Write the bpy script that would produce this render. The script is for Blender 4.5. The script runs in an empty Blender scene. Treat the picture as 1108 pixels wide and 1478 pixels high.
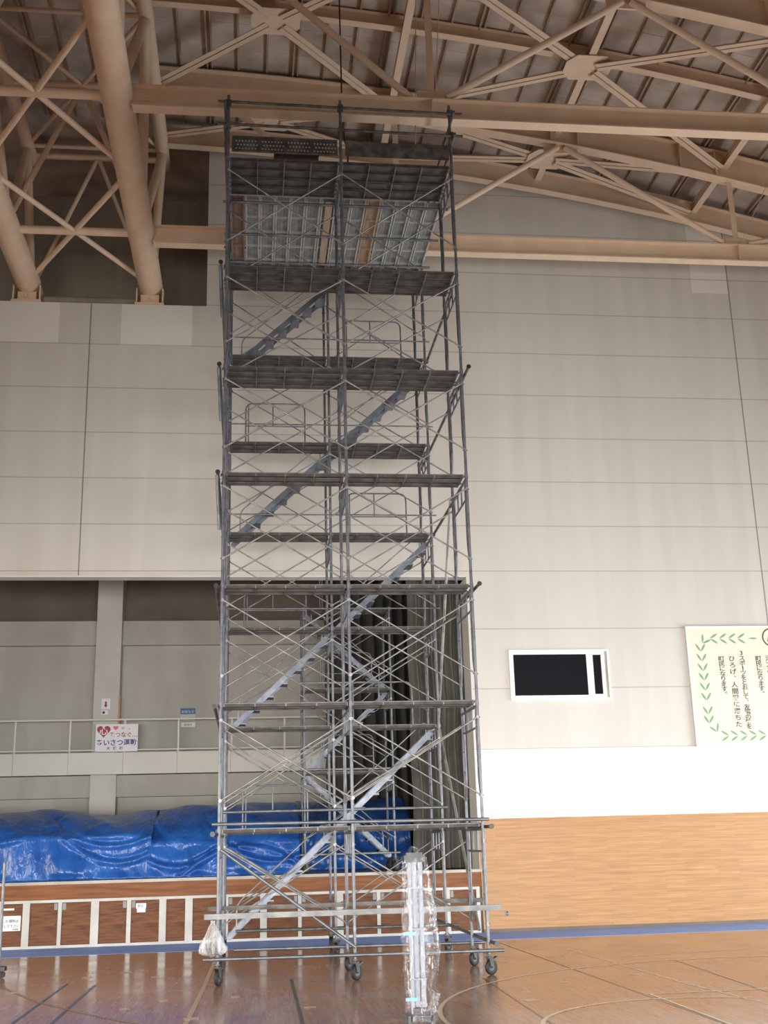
import bpy, math, random
from mathutils import Vector, Matrix
random.seed(7)
SC = bpy.context.scene
COL = SC.collection
PI = math.pi

# ------------------------------------------------------------------ camera
CAM_LOC = Vector((0.39958, -16.43884, 1.79168))
YAW, PITCH, ROLL, FPX = 0.120028, 0.278014, -0.026787, 1659.917
fw = Vector((math.sin(YAW)*math.cos(PITCH), math.cos(YAW)*math.cos(PITCH), math.sin(PITCH)))
r0 = Vector((math.cos(YAW), -math.sin(YAW), 0)); u0 = r0.cross(fw)
cr, sr = math.cos(ROLL), math.sin(ROLL)
rt = cr*r0 + sr*u0; up = -sr*r0 + cr*u0
cam = bpy.data.cameras.new('camera'); camo = bpy.data.objects.new('camera', cam); COL.objects.link(camo)
camo.matrix_world = Matrix(((rt.x, up.x, -fw.x, CAM_LOC.x), (rt.y, up.y, -fw.y, CAM_LOC.y), (rt.z, up.z, -fw.z, CAM_LOC.z), (0, 0, 0, 1)))
cam.sensor_fit = 'HORIZONTAL'; cam.sensor_width = 36.0; cam.lens = 36.0*FPX/1108.0
cam.clip_end = 200
SC.camera = camo

# ------------------------------------------------------------------ light
W = bpy.data.worlds.new('world'); SC.world = W; W.use_nodes = True
bg = W.node_tree.nodes['Background']; bg.inputs[0].default_value = (0.93, 0.97, 1.0, 1); bg.inputs[1].default_value = 0.08

def area(name, loc, target, sx, sy, power, color, spread=180):
    l = bpy.data.lights.new(name, 'AREA'); l.shape = 'RECTANGLE'; l.size = sx; l.size_y = sy
    l.energy = power; l.color = color; l.spread = math.radians(spread)
    o = bpy.data.objects.new(name, l); COL.objects.link(o); o.location = loc
    o.rotation_euler = (Vector(target)-Vector(loc)).to_track_quat('-Z', 'Y').to_euler()
    return o
area('window_daylight_right', (18.5, -0.5, 1.7), (6.0, 2.5, 1.25), 14.0, 2.6, 1780, (0.86, 0.945, 1.0), 154)
area('added_fill_left', (-14.5, -3.0, 2.6), (-3.0, -1.5, 0.0), 11.0, 2.8, 1050, (1.0, 0.9, 0.76), 105)  # unseen warm lamp added to lift the left floor and wall
area('window_daylight_rear', (4.0, -20.0, 1.8), (4.0, 3.0, 1.5), 22.0, 2.4, 1200, (1.0, 0.975, 0.94), 66)

vs = SC.view_settings
vs.view_transform = 'Standard'; vs.look = 'None'; vs.gamma = 1.0; vs.use_curve_mapping = False
vs.exposure = 0.0

# ------------------------------------------------------------------ materials
def nmat(name, color, rough=0.5, metal=0.0, spec=0.5):
    m = bpy.data.materials.new(name); m.use_nodes = True
    b = m.node_tree.nodes['Principled BSDF']
    b.inputs['Base Color'].default_value = (*color, 1); b.inputs['Roughness'].default_value = rough
    b.inputs['Metallic'].default_value = metal; b.inputs['Specular IOR Level'].default_value = spec
    return m, m.node_tree.nodes, m.node_tree.links, b

def noisy(name, c1, c2, scale=4.0, rough=0.5, metal=0.0, detail=4, stretch=(1, 1, 1), bump=0.0, lo=0.35, hi=0.65, spec=0.5, rvar=0.0, bscale=None):
    """two-tone noise material in object space"""
    m, N, L, b = nmat(name, c1, rough, metal, spec)
    tc = N.new('ShaderNodeTexCoord'); mp = N.new('ShaderNodeMapping'); mp.inputs['Scale'].default_value = stretch
    nz = N.new('ShaderNodeTexNoise'); nz.inputs['Scale'].default_value = scale; nz.inputs['Detail'].default_value = detail
    rp = N.new('ShaderNodeValToRGB'); e = rp.color_ramp.elements
    e[0].position = lo; e[0].color = (*c1, 1); e[1].position = hi; e[1].color = (*c2, 1)
    L.new(tc.outputs['Object'], mp.inputs['Vector']); L.new(mp.outputs[0], nz.inputs['Vector'])
    L.new(nz.outputs['Fac'], rp.inputs['Fac']); L.new(rp.outputs[0], b.inputs['Base Color'])
    if bump:
        n2 = nz
        if bscale:
            n2 = N.new('ShaderNodeTexNoise'); n2.inputs['Scale'].default_value = bscale; L.new(mp.outputs[0], n2.inputs['Vector'])
        bp = N.new('ShaderNodeBump'); bp.inputs['Strength'].default_value = bump; bp.inputs['Distance'].default_value = 0.02
        L.new(n2.outputs['Fac'], bp.inputs['Height']); L.new(bp.outputs[0], b.inputs['Normal'])
    if rvar:
        mr = N.new('ShaderNodeMapRange'); mr.inputs['To Min'].default_value = max(0, rough-rvar); mr.inputs['To Max'].default_value = rough+rvar
        L.new(nz.outputs['Fac'], mr.inputs['Value']); L.new(mr.outputs[0], b.inputs['Roughness'])
    return m

M = {}
M['steel'] = noisy('galvanized_steel', (0.115, 0.122, 0.137), (0.21, 0.222, 0.245), 7, 0.45, 0.5, rvar=0.1)
M['steel_dark'] = noisy('weathered_steel', (0.075, 0.07, 0.066), (0.17, 0.16, 0.15), 7, 0.55, 0.4)
M['plank'] = noisy('weathered_scaffold_plank', (0.07, 0.062, 0.058), (0.14, 0.128, 0.12), 5, 0.6, 0.3)
M['plank_rail'] = noisy('worn_plank_rail', (0.125, 0.122, 0.12), (0.22, 0.213, 0.21), 6, 0.5, 0.35)
M['plank_side'] = noisy('brown_plank_channel', (0.05, 0.043, 0.04), (0.09, 0.08, 0.074), 6, 0.65, 0.2)
M['deck_rail'] = noisy('zinc_deck_rail', (0.36, 0.38, 0.38), (0.5, 0.52, 0.52), 6, 0.45, 0.4)
M['deck'] = noisy('galvanized_deck_sheet', (0.19, 0.20, 0.20), (0.30, 0.31, 0.31), 6, 0.5, 0.3)
M['brace'] = noisy('bright_zinc_tube', (0.19, 0.19, 0.185), (0.36, 0.35, 0.335), 6, 0.45, 0.45)
M['alu'] = noisy('aluminium_stair', (0.14, 0.16, 0.195), (0.24, 0.265, 0.31), 6, 0.45, 0.45)
M['ply'] = noisy('plywood', (0.30, 0.215, 0.15), (0.38, 0.28, 0.2), 3, 0.7, stretch=(6, 1, 1))
M['brown_sheet'] = noisy('brown_sheet', (0.16, 0.11, 0.09), (0.24, 0.17, 0.14), 4, 0.7)
M['rubber'] = nmat('black_rubber', (0.015, 0.015, 0.017), 0.6)[0]
M['black'] = nmat('black_plastic', (0.02, 0.02, 0.022), 0.45)[0]
M['beam'] = noisy('tan_painted_steel', (0.72, 0.54, 0.385), (0.78, 0.60, 0.44), 2.5, 0.45)
M['beam_b'] = noisy('pale_tan_painted_steel', (0.74, 0.57, 0.42), (0.79, 0.62, 0.46), 2.5, 0.45)
M['ceil'] = noisy('wood_wool_board', (0.34, 0.275, 0.225), (0.62, 0.54, 0.47), 1.3, 0.9, detail=8, bump=0.25, bscale=60, lo=0.3, hi=0.7)
M['batten'] = noisy('brown_batten', (0.34, 0.25, 0.18), (0.42, 0.32, 0.24), 3, 0.6)
M['white'] = nmat('white_paint', (0.82, 0.82, 0.8), 0.45)[0]
M['stagewall'] = noisy('grey_plaster', (0.47, 0.45, 0.40), (0.56, 0.54, 0.49), 0.9, 0.8, stretch=(1.5, 1, 0.5))
M['stagetrim'] = noisy('pale_plaster', (0.6, 0.58, 0.54), (0.68, 0.66, 0.62), 1.2, 0.7)
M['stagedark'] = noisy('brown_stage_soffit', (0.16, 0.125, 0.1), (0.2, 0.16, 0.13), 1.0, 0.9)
M['fascia'] = noisy('cream_panel', (0.7, 0.68, 0.62), (0.76, 0.74, 0.68), 0.8, 0.6)
M['rail'] = nmat('cream_rail_paint', (0.7, 0.68, 0.62), 0.45)[0]
M['stagefloor'] = noisy('stage_boards', (0.3, 0.17, 0.08), (0.38, 0.22, 0.11), 2, 0.35, stretch=(1, 8, 1))
M['nosing'] = noisy('grey_nosing', (0.36, 0.34, 0.3), (0.5, 0.47, 0.42), 3, 0.5, stretch=(0.5, 1, 1))
M['doorwood'] = noisy('reddish_brown_wood', (0.10, 0.036, 0.015), (0.24, 0.098, 0.042), 2.6, 0.55, stretch=(0.9, 1, 9), lo=0.3, hi=0.7, spec=0.25)
M['stagewood'] = noisy('orange_brown_wood', (0.16, 0.052, 0.016), (0.30, 0.115, 0.036), 2.2, 0.5, stretch=(0.6, 1, 8), lo=0.3, hi=0.7, spec=0.25)
M['blue'] = noisy('blue_floor_paint', (0.27, 0.45, 0.95), (0.31, 0.49, 0.98), 2, 0.55, spec=0.15)
M['paper'] = nmat('white_paper', (0.86, 0.87, 0.9), 0.6)[0]
M['ink'] = nmat('dark_ink', (0.05, 0.045, 0.06), 0.6)[0]
M['curtain'] = noisy('grey_stage_curtain', (0.085, 0.081, 0.07), (0.12, 0.115, 0.1), 2, 0.9)
M['rail_steel'] = noisy('dull_grey_steel', (0.13, 0.135, 0.135), (0.22, 0.225, 0.22), 6, 0.5, 0.4)
M['curtain_dark'] = noisy('dark_backdrop_cloth', (0.06, 0.056, 0.05), (0.085, 0.08, 0.072), 2, 0.9)
M['latch'] = nmat('grey_latch', (0.24, 0.24, 0.24), 0.5, 0.3)[0]
M['doorframe'] = noisy('aged_white_paint', (0.52, 0.50, 0.46), (0.62, 0.60, 0.56), 3, 0.5)
M['linetan'] = nmat('tan_court_line', (0.72, 0.52, 0.32), 0.3)[0]
M['linewhite'] = nmat('cream_court_line', (0.95, 0.78, 0.55), 0.3)[0]
M['linegreen'] = nmat('dark_green_court_line', (0.09, 0.10, 0.06), 0.3)[0]
M['lineyellow'] = nmat('olive_court_line', (0.36, 0.30, 0.10), 0.3)[0]
M['lineblue'] = nmat('slate_court_line', (0.10, 0.13, 0.22), 0.3)[0]
M['lineseam'] = nmat('dark_floor_joint', (0.27, 0.135, 0.065), 0.3)[0]
M['glassdark'] = nmat('dark_window_glass', (0.012, 0.011, 0.014), 0.12)[0]
M['board'] = noisy('cream_board', (0.70, 0.67, 0.53), (0.74, 0.71, 0.57), 0.7, 0.6)
M['leaf'] = nmat('green_print', (0.2, 0.36, 0.2), 0.6)[0]
M['leaf_pale'] = nmat('pale_green_print', (0.45, 0.58, 0.42), 0.6)[0]
M['textgrey'] = nmat('grey_brown_print', (0.085, 0.075, 0.065), 0.6)[0]
M['heart'] = nmat('crimson_print', (0.42, 0.02, 0.07), 0.5)[0]
M['pink'] = nmat('pink_print', (0.82, 0.14, 0.26), 0.5)[0]
M['pinkpale'] = nmat('pale_pink_print', (0.85, 0.45, 0.5), 0.5)[0]
M['navy'] = nmat('navy_print', (0.03, 0.03, 0.2), 0.5)[0]
M['signblue'] = nmat('blue_print', (0.04, 0.13, 0.32), 0.5)[0]
M['red'] = nmat('red_print', (0.3, 0.02, 0.05), 0.5)[0]
M['tape'] = nmat('blue_tape', (0.2, 0.5, 0.75), 0.4)[0]
M['aluwhite'] = noisy('pale_aluminium', (0.33, 0.36, 0.42), (0.40, 0.43, 0.49), 5, 0.6, 0.0)
M['wire'] = nmat('thin_wire', (0.55, 0.45, 0.36), 0.5)[0]
M['woodstick'] = nmat('orange_wood', (0.55, 0.28, 0.08), 0.5)[0]

def ramp(N, pts):
    rp = N.new('ShaderNodeValToRGB'); cr_ = rp.color_ramp
    while len(cr_.elements) < len(pts): cr_.elements.new(0.5)
    for e, (p, c) in zip(cr_.elements, pts): e.position = p; e.color = (*c, 1)
    return rp

def wall_material():
    """painted panels with dark joints at the given heights, faint streaks, a few paler rectangles"""
    m, N, L, b = nmat('grey_wall_panels', (0.6, 0.58, 0.54), 0.42)
    tc = N.new('ShaderNodeTexCoord'); sp = N.new('ShaderNodeSeparateXYZ'); L.new(tc.outputs['Object'], sp.inputs[0])
    mp = N.new('ShaderNodeMapping'); mp.inputs['Scale'].default_value = (2.2, 1, 0.16); L.new(tc.outputs['Object'], mp.inputs[0])
    nz = N.new('ShaderNodeTexNoise'); nz.inputs['Scale'].default_value = 1.3; nz.inputs['Detail'].default_value = 5; L.new(mp.outputs[0], nz.inputs['Vector'])
    rp = ramp(N, [(0.3, (0.575, 0.54, 0.49)), (0.7, (0.635, 0.60, 0.55))]); L.new(nz.outputs['Fac'], rp.inputs[0])
    def math_(op, a, bb):
        n = N.new('ShaderNodeMath'); n.operation = op
        for i, x in enumerate((a, bb)):
            if isinstance(x, (int, float)): n.inputs[i].default_value = x
            else: L.new(x, n.inputs[i])
        return n.outputs[0]
    def near(out, v, w): return math_('LESS_THAN', math_('ABSOLUTE', math_('SUBTRACT', out, v), 0), w)
    def inside(out, a, c): return math_('MULTIPLY', math_('GREATER_THAN', out, a), math_('LESS_THAN', out, c))
    X, Z = sp.outputs[0], sp.outputs[2]
    seams = None
    for z in (3.53, 4.77, 6.03, 7.285, 8.29, 9.30, 10.32, 11.34, 12.36, 13.36, 14.36, 15.38, 16.4):
        t = near(Z, z, 0.011); seams = t if seams is None else math_('MAXIMUM', seams, t)
    vert = None
    for x in (-10.5, -3.11, 11.6, 19.0):
        t = near(X, x, 0.014); vert = t if vert is None else math_('MAXIMUM', vert, t)
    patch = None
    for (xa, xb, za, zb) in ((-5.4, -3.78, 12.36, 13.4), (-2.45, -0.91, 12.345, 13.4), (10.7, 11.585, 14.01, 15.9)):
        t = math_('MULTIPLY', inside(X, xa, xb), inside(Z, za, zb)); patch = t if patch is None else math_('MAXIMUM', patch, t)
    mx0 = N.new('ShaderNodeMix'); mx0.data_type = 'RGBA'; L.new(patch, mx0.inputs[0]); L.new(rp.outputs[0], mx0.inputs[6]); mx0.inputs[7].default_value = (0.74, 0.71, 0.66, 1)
    s2 = math_('MULTIPLY', seams, 0.55)
    mx1 = N.new('ShaderNodeMix'); mx1.data_type = 'RGBA'; L.new(s2, mx1.inputs[0]); L.new(mx0.outputs[2], mx1.inputs[6]); mx1.inputs[7].default_value = (0.25, 0.22, 0.19, 1)
    mx2 = N.new('ShaderNodeMix'); mx2.data_type = 'RGBA'; L.new(math_('MULTIPLY', vert, 0.75), mx2.inputs[0]); L.new(mx1.outputs[2], mx2.inputs[6]); mx2.inputs[7].default_value = (0.14, 0.12, 0.10, 1)
    # the lowest course is painted clean white
    band = inside(Z, 2.0, 3.525)
    mx3 = N.new('ShaderNodeMix'); mx3.data_type = 'RGBA'; L.new(band, mx3.inputs[0]); L.new(mx2.outputs[2], mx3.inputs[6]); mx3.inputs[7].default_value = (0.86, 0.86, 0.86, 1)
    L.new(mx3.outputs[2], b.inputs['Base Color'])
    bp = N.new('ShaderNodeBump'); bp.inputs['Strength'].default_value = 0.25; bp.inputs['Distance'].default_value = 0.03
    L.new(nz.outputs['Fac'], bp.inputs['Height']); L.new(bp.outputs[0], b.inputs['Normal'])
    return m
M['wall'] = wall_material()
M['recess'] = noisy('brown_recess_board', (0.34, 0.29, 0.22), (0.42, 0.36, 0.28), 0.8, 0.9, stretch=(3, 1, 0.2))

def wood_strips(name, cols, axis, row, length, rough, mortar=(0.3, 0.15, 0.06), coat=0.0, msize=0.004, spec=0.5, rnoise=None):
    """brick-pattern strips on a wall (axis XZ) or on the floor (axis YX)"""
    m, N, L, b = nmat(name, cols[0], rough, 0, spec)
    tc = N.new('ShaderNodeTexCoord'); sp = N.new('ShaderNodeSeparateXYZ'); L.new(tc.outputs['Object'], sp.inputs[0])
    cb = N.new('ShaderNodeCombineXYZ'); L.new(sp.outputs['XYZ'.index(axis[0])], cb.inputs[0]); L.new(sp.outputs['XYZ'.index(axis[1])], cb.inputs[1])
    br = N.new('ShaderNodeTexBrick'); br.inputs['Scale'].default_value = 1; br.inputs['Brick Width'].default_value = length; br.inputs['Row Height'].default_value = row
    br.inputs['Mortar Size'].default_value = msize; br.inputs['Color1'].default_value = (*cols[0], 1); br.inputs['Color2'].default_value = (*cols[1], 1)
    br.inputs['Mortar'].default_value = (*mortar, 1); br.offset = 0.37; br.inputs['Bias'].default_value = 0.0; br.inputs['Mortar Smooth'].default_value = 0.3
    L.new(cb.outputs[0], br.inputs['Vector'])
    mp = N.new('ShaderNodeMapping'); L.new(cb.outputs[0], mp.inputs[0]); mp.inputs['Scale'].default_value = (1.0, 14.0, 1)
    nz = N.new('ShaderNodeTexNoise'); nz.inputs['Scale'].default_value = 1.6; nz.inputs['Detail'].default_value = 6; L.new(mp.outputs[0], nz.inputs['Vector'])
    rp = ramp(N, [(0.25, (0.78, 0.78, 0.78)), (0.75, (1.15, 1.15, 1.15))]); L.new(nz.outputs['Fac'], rp.inputs[0])
    mx = N.new('ShaderNodeMix'); mx.data_type = 'RGBA'; mx.blend_type = 'MULTIPLY'; mx.inputs[0].default_value = 1.0
    L.new(br.outputs['Color'], mx.inputs[6]); L.new(rp.outputs[0], mx.inputs[7])
    out = mx.outputs[2]
    if rnoise:
        n2 = N.new('ShaderNodeTexNoise'); n2.inputs['Scale'].default_value = 1.1; n2.inputs['Detail'].default_value = 6; L.new(cb.outputs[0], n2.inputs['Vector'])
        mr = N.new('ShaderNodeMapRange'); mr.inputs['From Min'].default_value = 0.3; mr.inputs['From Max'].default_value = 0.7
        mr.inputs['To Min'].default_value = rnoise[0]; mr.inputs['To Max'].default_value = rnoise[1]
        L.new(n2.outputs['Fac'], mr.inputs['Value']); L.new(mr.outputs[0], b.inputs['Roughness'])
        # pale spots scattered by noise
        vz = N.new('ShaderNodeTexNoise'); vz.inputs['Scale'].default_value = 2.3; vz.inputs['Detail'].default_value = 2; L.new(cb.outputs[0], vz.inputs['Vector'])
        r2 = ramp(N, [(0.69, (0, 0, 0)), (0.72, (0.4, 0.4, 0.4))]); L.new(vz.outputs['Fac'], r2.inputs[0])
        m2 = N.new('ShaderNodeMix'); m2.data_type = 'RGBA'; L.new(r2.outputs[0], m2.inputs[0]); L.new(out, m2.inputs[6]); m2.inputs[7].default_value = (0.62, 0.46, 0.33, 1)
        out = m2.outputs[2]
    L.new(out, b.inputs['Base Color'])
    if coat: b.inputs['Coat Weight'].default_value = coat; b.inputs['Coat Roughness'].default_value = 0.08
    return m
M['wains'] = wood_strips('honey_wood_strips', ((0.43, 0.205, 0.068), (0.49, 0.25, 0.09)), 'XZ', 0.036, 1.15, 0.45, (0.34, 0.165, 0.05), msize=0.0022)
M['floor'] = wood_strips('polished_court_floor', ((0.45, 0.25, 0.145), (0.50, 0.285, 0.168)), 'YX', 0.075, 1.8, 0.16, (0.38, 0.20, 0.11), msize=0.0014, rnoise=(0.10, 0.22))

def tarp_material():
    m, N, L, b = nmat('blue_tarpaulin', (0.02, 0.11, 0.42), 0.3)
    tc = N.new('ShaderNodeTexCoord')
    nz = N.new('ShaderNodeTexNoise'); nz.inputs['Scale'].default_value = 2.2; nz.inputs['Detail'].default_value = 6; L.new(tc.outputs['Object'], nz.inputs['Vector'])
    rp = ramp(N, [(0.3, (0.012, 0.075, 0.33)), (0.7, (0.03, 0.15, 0.52))]); L.new(nz.outputs['Fac'], rp.inputs[0]); L.new(rp.outputs[0], b.inputs['Base Color'])
    mp = N.new('ShaderNodeMapping'); mp.inputs['Scale'].default_value = (3.0, 2.0, 1.2); L.new(tc.outputs['Object'], mp.inputs[0])
    n2 = N.new('ShaderNodeTexNoise'); n2.inputs['Scale'].default_value = 2.6; n2.inputs['Detail'].default_value = 3; n2.inputs['Distortion'].default_value = 0.8; L.new(mp.outputs[0], n2.inputs['Vector'])
    bp = N.new('ShaderNodeBump'); bp.inputs['Strength'].default_value = 0.5; bp.inputs['Distance'].default_value = 0.08
    L.new(n2.outputs['Fac'], bp.inputs['Height']); L.new(bp.outputs[0], b.inputs['Normal'])
    return m
M['tarp'] = tarp_material()

def film_material(name, tint, mixf, rough, dmix=0.3):
    """thin clear plastic: mostly lets light through, with glossy creases"""
    m = bpy.data.materials.new(name); m.use_nodes = True; N, L = m.node_tree.nodes, m.node_tree.links
    N.remove(N['Principled BSDF']); out = N['Material Output']
    tr = N.new('ShaderNodeBsdfTransparent'); tr.inputs[0].default_value = (0.97, 0.97, 0.98, 1)
    gl = N.new('ShaderNodeBsdfGlossy'); gl.inputs['Roughness'].default_value = rough
    df = N.new('ShaderNodeBsdfDiffuse'); df.inputs[0].default_value = (*tint, 1)
    tc = N.new('ShaderNodeTexCoord'); mp = N.new('ShaderNodeMapping'); mp.inputs['Scale'].default_value = (8, 8, 1.5); L.new(tc.outputs['Object'], mp.inputs[0])
    nz = N.new('ShaderNodeTexNoise'); nz.inputs['Scale'].default_value = 2.0; nz.inputs['Detail'].default_value = 4; nz.inputs['Distortion'].default_value = 1.0; L.new(mp.outputs[0], nz.inputs['Vector'])
    bp = N.new('ShaderNodeBump'); bp.inputs['Strength'].default_value = 1.0; bp.inputs['Distance'].default_value = 0.08; L.new(nz.outputs['Fac'], bp.inputs['Height'])
    L.new(bp.outputs[0], gl.inputs['Normal'])
    m1 = N.new('ShaderNodeMixShader'); m1.inputs[0].default_value = dmix; L.new(gl.outputs[0], m1.inputs[1]); L.new(df.outputs[0], m1.inputs[2])
    rp = ramp(N, [(0.42, (mixf*0.3,)*3), (0.78, (min(1, mixf*2.3),)*3)]); L.new(nz.outputs['Fac'], rp.inputs[0])
    m2 = N.new('ShaderNodeMixShader'); L.new(rp.outputs[0], m2.inputs[0]); L.new(tr.outputs[0], m2.inputs[1]); L.new(m1.outputs[0], m2.inputs[2])
    L.new(m2.outputs[0], out.inputs[0])
    return m
M['film'] = film_material('clear_plastic_film', (0.6, 0.62, 0.7), 0.10, 0.12)
M['filmbag'] = film_material('milky_plastic_bag', (0.72, 0.72, 0.74), 0.7, 0.35, 0.85)

# ------------------------------------------------------------------ mesh helpers
class MB:
    """collects shapes in world coordinates, then links them as ONE mesh object"""
    def __init__(s): s.v = []; s.f = []; s.sm = []; s.mi = []; s.slot = 0; s.extra = []
    def add(s, vs_, fs, smooth=False):
        o = len(s.v); s.v += [tuple(p) for p in vs_]; s.f += [tuple(i+o for i in f) for f in fs]; s.sm += [smooth]*len(fs); s.mi += [s.slot]*len(fs)
        return s
    def box(s, x0, x1, y0, y1, z0, z1):
        vs_ = [(x, y, z) for x in (x0, x1) for y in (y0, y1) for z in (z0, z1)]
        return s.add(vs_, [(0, 1, 3, 2), (4, 6, 7, 5), (0, 4, 5, 1), (2, 3, 7, 6), (0, 2, 6, 4), (1, 5, 7, 3)])
    def prism(s, pts, d):
        """closed outline (list of 3D points) extruded by vector d"""
        n = len(pts); d = Vector(d)
        vs_ = [Vector(p) for p in pts]+[Vector(p)+d for p in pts]
        return s.add(vs_, [tuple(range(n-1, -1, -1)), tuple(range(n, 2*n))]+[(i, (i+1) % n, (i+1) % n+n, i+n) for i in range(n)])
    def frame_of(s, d, upv=None):
        d = Vector(d).normalized(); a = Vector(upv) if upv else (Vector((0, 0, 1)) if abs(d.z) < 0.95 else Vector((0, 1, 0)))
        x = d.cross(a).normalized(); return x, x.cross(d)*1.0
    def tube(s, p0, p1, r, n=8, r1=None, cap=True):
        p0, p1 = Vector(p0), Vector(p1); x, y = s.frame_of(p1-p0); r1 = r if r1 is None else r1
        vs_ = []
        for p, q in ((p0, r), (p1, r1)):
            vs_ += [p+q*(math.cos(2*PI*i/n)*x+math.sin(2*PI*i/n)*y) for i in range(n)]
        s.add(vs_, [(i, (i+1) % n, (i+1) % n+n, i+n) for i in range(n)], True)
        if cap: s.add(vs_, [tuple(range(n-1, -1, -1)), tuple(range(n, 2*n))])
        return s
    def path(s, pts, r, n=8, bend=0.0):
        pts = [Vector(p) for p in pts]
        if bend:
            q = [pts[0]]
            for i in range(1, len(pts)-1):
                a, c, e = pts[i-1], pts[i], pts[i+1]
                b0 = c+(a-c).normalized()*min(bend, (a-c).length*0.45); b1 = c+(e-c).normalized()*min(bend, (e-c).length*0.45)
                for t in (0, .25, .5, .75, 1): q.append((1-t)**2*b0+2*t*(1-t)*c+t*t*b1)
            q.append(pts[-1]); pts = q
        rings = []; px = None
        for i, p in enumerate(pts):
            d = (pts[min(i+1, len(pts)-1)]-pts[max(i-1, 0)]).normalized()
            if px is None: x, y = s.frame_of(d)
            else: x = (px-d*px.dot(d)).normalized(); y = x.cross(d)
            px = x; rings += [p+r*(math.cos(2*PI*k/n)*x+math.sin(2*PI*k/n)*y) for k in range(n)]
        fs = []
        for i in range(len(pts)-1):
            fs += [(i*n+k, i*n+(k+1) % n, (i+1)*n+(k+1) % n, (i+1)*n+k) for k in range(n)]
        s.add(rings, fs, True); L_ = (len(pts)-1)*n
        return s.add(rings, [tuple(range(n-1, -1, -1)), tuple(range(L_, L_+n))])
    def bar(s, p0, p1, w, h, upv=None):
        """rectangular bar, w sideways, h along up"""
        p0, p1 = Vector(p0), Vector(p1); x, y = s.frame_of(p1-p0, upv)
        return s.prism([p0+x*a*w/2+y*b*h/2 for a, b in ((-1, -1), (1, -1), (1, 1), (-1, 1))], p1-p0)
    def channelpair(s, p0, p1, w, h, gap):
        """two angles back to back with a slot between"""
        p0, p1 = Vector(p0), Vector(p1); x, y = s.frame_of(p1-p0)
        for sg in (-1, 1):
            c = x*sg*(gap/2+w/4)
            s.bar(p0+c, p1+c, w/2, 0.012); c2 = x*sg*(gap/2+0.006)+y*h/2
            s.bar(p0+c2, p1+c2, 0.012, h)
        return s
    def ibeam(s, pts, y, fw_, zb, zt, tf=0.022, tw=0.014):
        """I-beam in an XZ plane: pts = [(x, dz)], zb/zt bottom and top offsets"""
        def strip(y0, y1, a, b):
            n = len(pts); vs_ = []
            for x, dz in pts: vs_ += [(x, y0, dz+a), (x, y1, dz+a), (x, y1, dz+b), (x, y0, dz+b)]
            fs = [(0, 3, 2, 1), (4*n-4, 4*n-3, 4*n-2, 4*n-1)]
            for i in range(n-1):
                for k in range(4): fs.append((4*i+k, 4*i+(k+1) % 4, 4*i+4+(k+1) % 4, 4*i+4+k))
            s.add(vs_, fs)
        strip(y-fw_/2, y+fw_/2, zb, zb+tf); strip(y-fw_/2, y+fw_/2, zt-tf, zt); strip(y-tw/2, y+tw/2, zb+tf, zt-tf)
        return s
    def disc(s, c, ax, r, t, n=20):
        c = Vector(c); ax = Vector(ax).normalized(); return s.tube(c-ax*t/2, c+ax*t/2, r, n)
    def sphere(s, c, r, n=10, m=6, sz=1.0):
        vs_ = []; fs = []
        for i in range(m+1):
            t = PI*i/m
            vs_ += [(c[0]+r*math.sin(t)*math.cos(2*PI*k/n), c[1]+r*math.sin(t)*math.sin(2*PI*k/n), c[2]+r*sz*math.cos(t)) for k in range(n)]
        for i in range(m):
            fs += [(i*n+k, (i+1)*n+k, (i+1)*n+(k+1) % n, i*n+(k+1) % n) for k in range(n)]
        return s.add(vs_, fs, True)
    def mesh(s, name, mat, org=(0, 0, 0)):
        me = bpy.data.meshes.new(name); o = Vector(org)
        me.from_pydata([Vector(p)-o for p in s.v], [], s.f); me.polygons.foreach_set('use_smooth', s.sm)
        me.materials.append(mat)
        for m_ in s.extra: me.materials.append(m_)
        me.polygons.foreach_set('material_index', s.mi); me.update()
        return me
    def build(s, name, mat, parent=None, org=None):
        if org is None: org = parent['_org'] if parent is not None and '_org' in parent else (0, 0, 0)
        return link(name, s.mesh(name, mat, org), parent)

def link(name, me, parent=None, loc=(0, 0, 0), rot=(0, 0, 0)):
    o = bpy.data.objects.new(name, me); COL.objects.link(o); o.location = loc; o.rotation_euler = rot
    if parent is not None: o.parent = parent
    return o
def tag(o, label, cat, group=None, kind=None):
    o['label'] = label; o['category'] = cat
    if group: o['group'] = group
    if kind: o['kind'] = kind
    return o
def thing(name, label, cat, loc=(0, 0, 0), group=None):
    o = bpy.data.objects.new(name, None); COL.objects.link(o); o.location = loc; o['_org'] = list(loc); o.empty_display_size = 0.2
    return tag(o, label, cat, group)
def struct(o): o['kind'] = 'structure'; return o
def recalc(o):
    import bmesh
    b = bmesh.new(); b.from_mesh(o.data); bmesh.ops.recalc_face_normals(b, faces=b.faces); b.to_mesh(o.data); b.free(); return o
def text_mesh(body, size, mat, name, align='CENTER', bold=0.0):
    """flat lettering in the local XY plane, as a mesh datablock with a little thickness"""
    c = bpy.data.curves.new(name, 'FONT'); c.body = body; c.size = size; c.align_x = align; c.extrude = 0.0015; c.offset = bold
    t = bpy.data.objects.new(name, c); COL.objects.link(t); bpy.context.view_layer.update()
    me = bpy.data.meshes.new_from_object(t.evaluated_get(bpy.context.evaluated_depsgraph_get()))
    bpy.data.objects.remove(t); bpy.data.curves.remove(c)
    me.materials.clear(); me.materials.append(mat); me.name = name
    return me
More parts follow.
